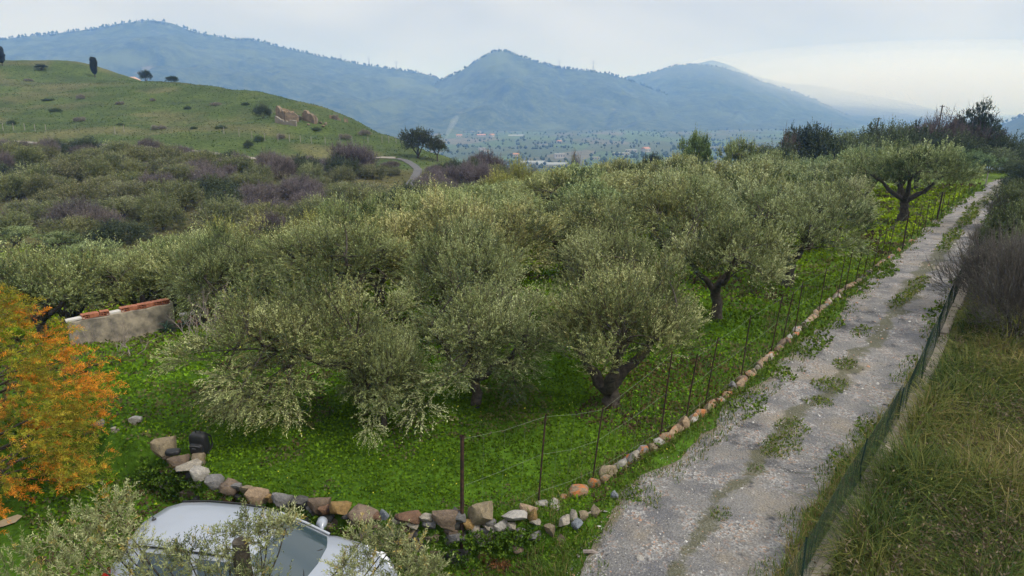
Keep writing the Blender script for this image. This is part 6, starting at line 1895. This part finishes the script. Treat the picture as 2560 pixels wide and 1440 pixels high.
for k, (px, py, L, wd, lab) in enumerate([(1291, 340, 42, 9, "long white greenhouse on the upper valley fields"), (1330, 408, 36, 8, "pale greenhouse nearest the grove in the valley, left of two"), (1385, 412, 44, 8, "pale greenhouse nearest the grove in the valley, right of two")]):
    q = valley_pt(px, py); e = empty("greenhouse", tuple(q), 0.05); tag(e, lab, "greenhouse", "valley greenhouses")
    V = []; F = []
    for i_, x in enumerate(np.linspace(-L / 2, L / 2, 9)):
        for a in np.linspace(0, math.pi, 8): V.append((x, -math.cos(a) * wd / 2, math.sin(a) * 3.4))
        if i_: F += [((i_ - 1) * 8 + k_, i_ * 8 + k_, i_ * 8 + k_ + 1, (i_ - 1) * 8 + k_ + 1) for k_ in range(7)]
    F += [tuple(range(8)), tuple(range(71, 63, -1))]
    b = MB(); b.add(V, F); b.build("cover", M_POLY, e)
    b = MB(); b.box((-L / 2 - 0.05, 0, 1.1), (0.1, 2.2, 2.2)); b.build("door", M_PANE, e)
r_ = np.random.default_rng(501)
px = r_.uniform(820, 2350, 5200); Yv = 520 * (2300 / 520) ** r_.random(5200)
xv = (px - 1280) / FPX * Yv
dens = fbm(xv / 110, Yv / 60, 4, 502)
k = dens > 0.52
k |= r_.random(len(k)) < 0.08
pts = np.c_[xv[k], Yv[k], ground_z(xv[k], Yv[k])]
blob_forest("valley_trees", pts, 2.5, 7, "scattered dark trees and hedgerows over the valley fields", 0.6)
sm = gp(1113, 352)
m, nt, nd, lk, out = node_mat("smoke_plume")
pv = N(nt, "ShaderNodeVolumePrincipled", Density=0.012); pv.inputs["Color"].default_value = (0.9, 0.92, 0.95, 1)
lk.new(pv.outputs[0], out.inputs["Volume"])
pts = [np.array([0, 0, 0.5]), np.array([4, 0, 12]), np.array([11, 0, 26]), np.array([20, 0, 42]), np.array([30, 0, 55])]
b = MB(); V, F = tube_np(pts, [2.0, 4.0, 6.5, 8.5, 5.0], 10); b.add(V.tolist(), F.tolist() + [tuple(range(9, -1, -1)), tuple(range(40, 50))])
o = b.build("smoke", m, None, tuple(sm)); tag(o, "thin white smoke plume rising from the valley fields", "smoke", kind="stuff")

# ------------------------------------------------------------------ pylons and poles
M_STEEL = solid_mat("galvanised_steel", (0.30, 0.31, 0.32), 0.6, 0.1, 1.0, metal=0.5)
dg = bpy.context.evaluated_depsgraph_get()


def pylon(px, base, top, dist, label):
    q = at(px, base, dist); h = (base - top) / FPX * dist * 1.05
    e = empty("power_pylon", (q[0], q[1], q[2] - 6)); tag(e, label, "pylon", "power pylons on the ridges")
    b = MB(); w = h * 0.11
    for sx in (-1, 1):
        for sy in (-1, 1): b.tube([(sx * w, sy * w, -4), (sx * w * .35, sy * w * .35, h * .65), (0, 0, h + 6)], 0.45, 3)
    for k in range(6):
        f0, f1 = k / 6 * .65, (k + 1) / 6 * .65
        w0, w1 = w * (1 - f0), w * (1 - f1)
        for sy in (-1, 1): b.tube([(-w0, sy * w0, f0 * h), (w1, sy * w1, f1 * h)], 0.25, 3); b.tube([(w0, sy * w0, f0 * h), (-w1, sy * w1, f1 * h)], 0.25, 3)
    b.build("tower", M_STEEL, e)
    for z, L in ((0.70, 0.30), (0.84, 0.24), (0.97, 0.18)):
        c = MB(); c.tube([(-h * L, 0, z * h + 6), (0, 0, z * h + 7.5), (h * L, 0, z * h + 6)], 0.4, 3); c.build("crossarm", M_STEEL, e)


pylon(923, 166, 145, 3080, "lattice power pylon standing on the left mountain ridge")
pylon(991, 174, 156, 3120, "lattice power pylon right of the first on the falling left ridge")
pylon(853, 151, 138, 3140, "faint lattice power pylon farthest left on the ridge")
pylon(1483, 178, 154, 3080, "lattice power pylon on the shoulder right of the central peak")
pylon(1398, 170, 152, 3060, "faint thin pylon between the central peak and its shoulder")
q = at(1247, 127, 2945); b = MB(); b.tube([(0, 0, -5), (0, 0, 22)], [0.9, 0.5], 5); e = b.build("summit_mast", M_STEEL, None, tuple(q)); tag(e, "thin mast on the summit of the central peak", "mast")
for px, base, top, Y, lx, lab in ((2185, 345, 294, 96, 0.8, "leaning wooden utility pole rising from the middle of the far hedge"), (2344, 330, 263, 98, 0.3, "wooden utility pole standing among the leafless thicket of the hedge")):
    q = at(px, base, Y); t = at(px, top, Y); g = gz(q[0], q[1])
    e = empty("utility_pole", (q[0], q[1], g)); tag(e, lab, "pole", "poles behind the hedge")
    b = MB(); b.tube([(-lx * .5, 0, -0.3), (lx * 0.4, 0, t[2] - g)], [0.12, 0.08], 6); b.build("shaft", M_BARK, e)
    b = MB(); b.box((lx * 0.4, 0, t[2] - g - 0.15), (0.7, 0.08, 0.08)); b.build("crossbar", M_BARK, e)
p = gp(2462, 470); b = MB(); b.tube([(0, 0, -0.2), (0.06, 0, 1.3)], [0.06, 0.05], 6); o = b.build("marker_post", M_POST, None, tuple(p)); tag(o, "pale marker post at the far end of the fence beside the track", "post")
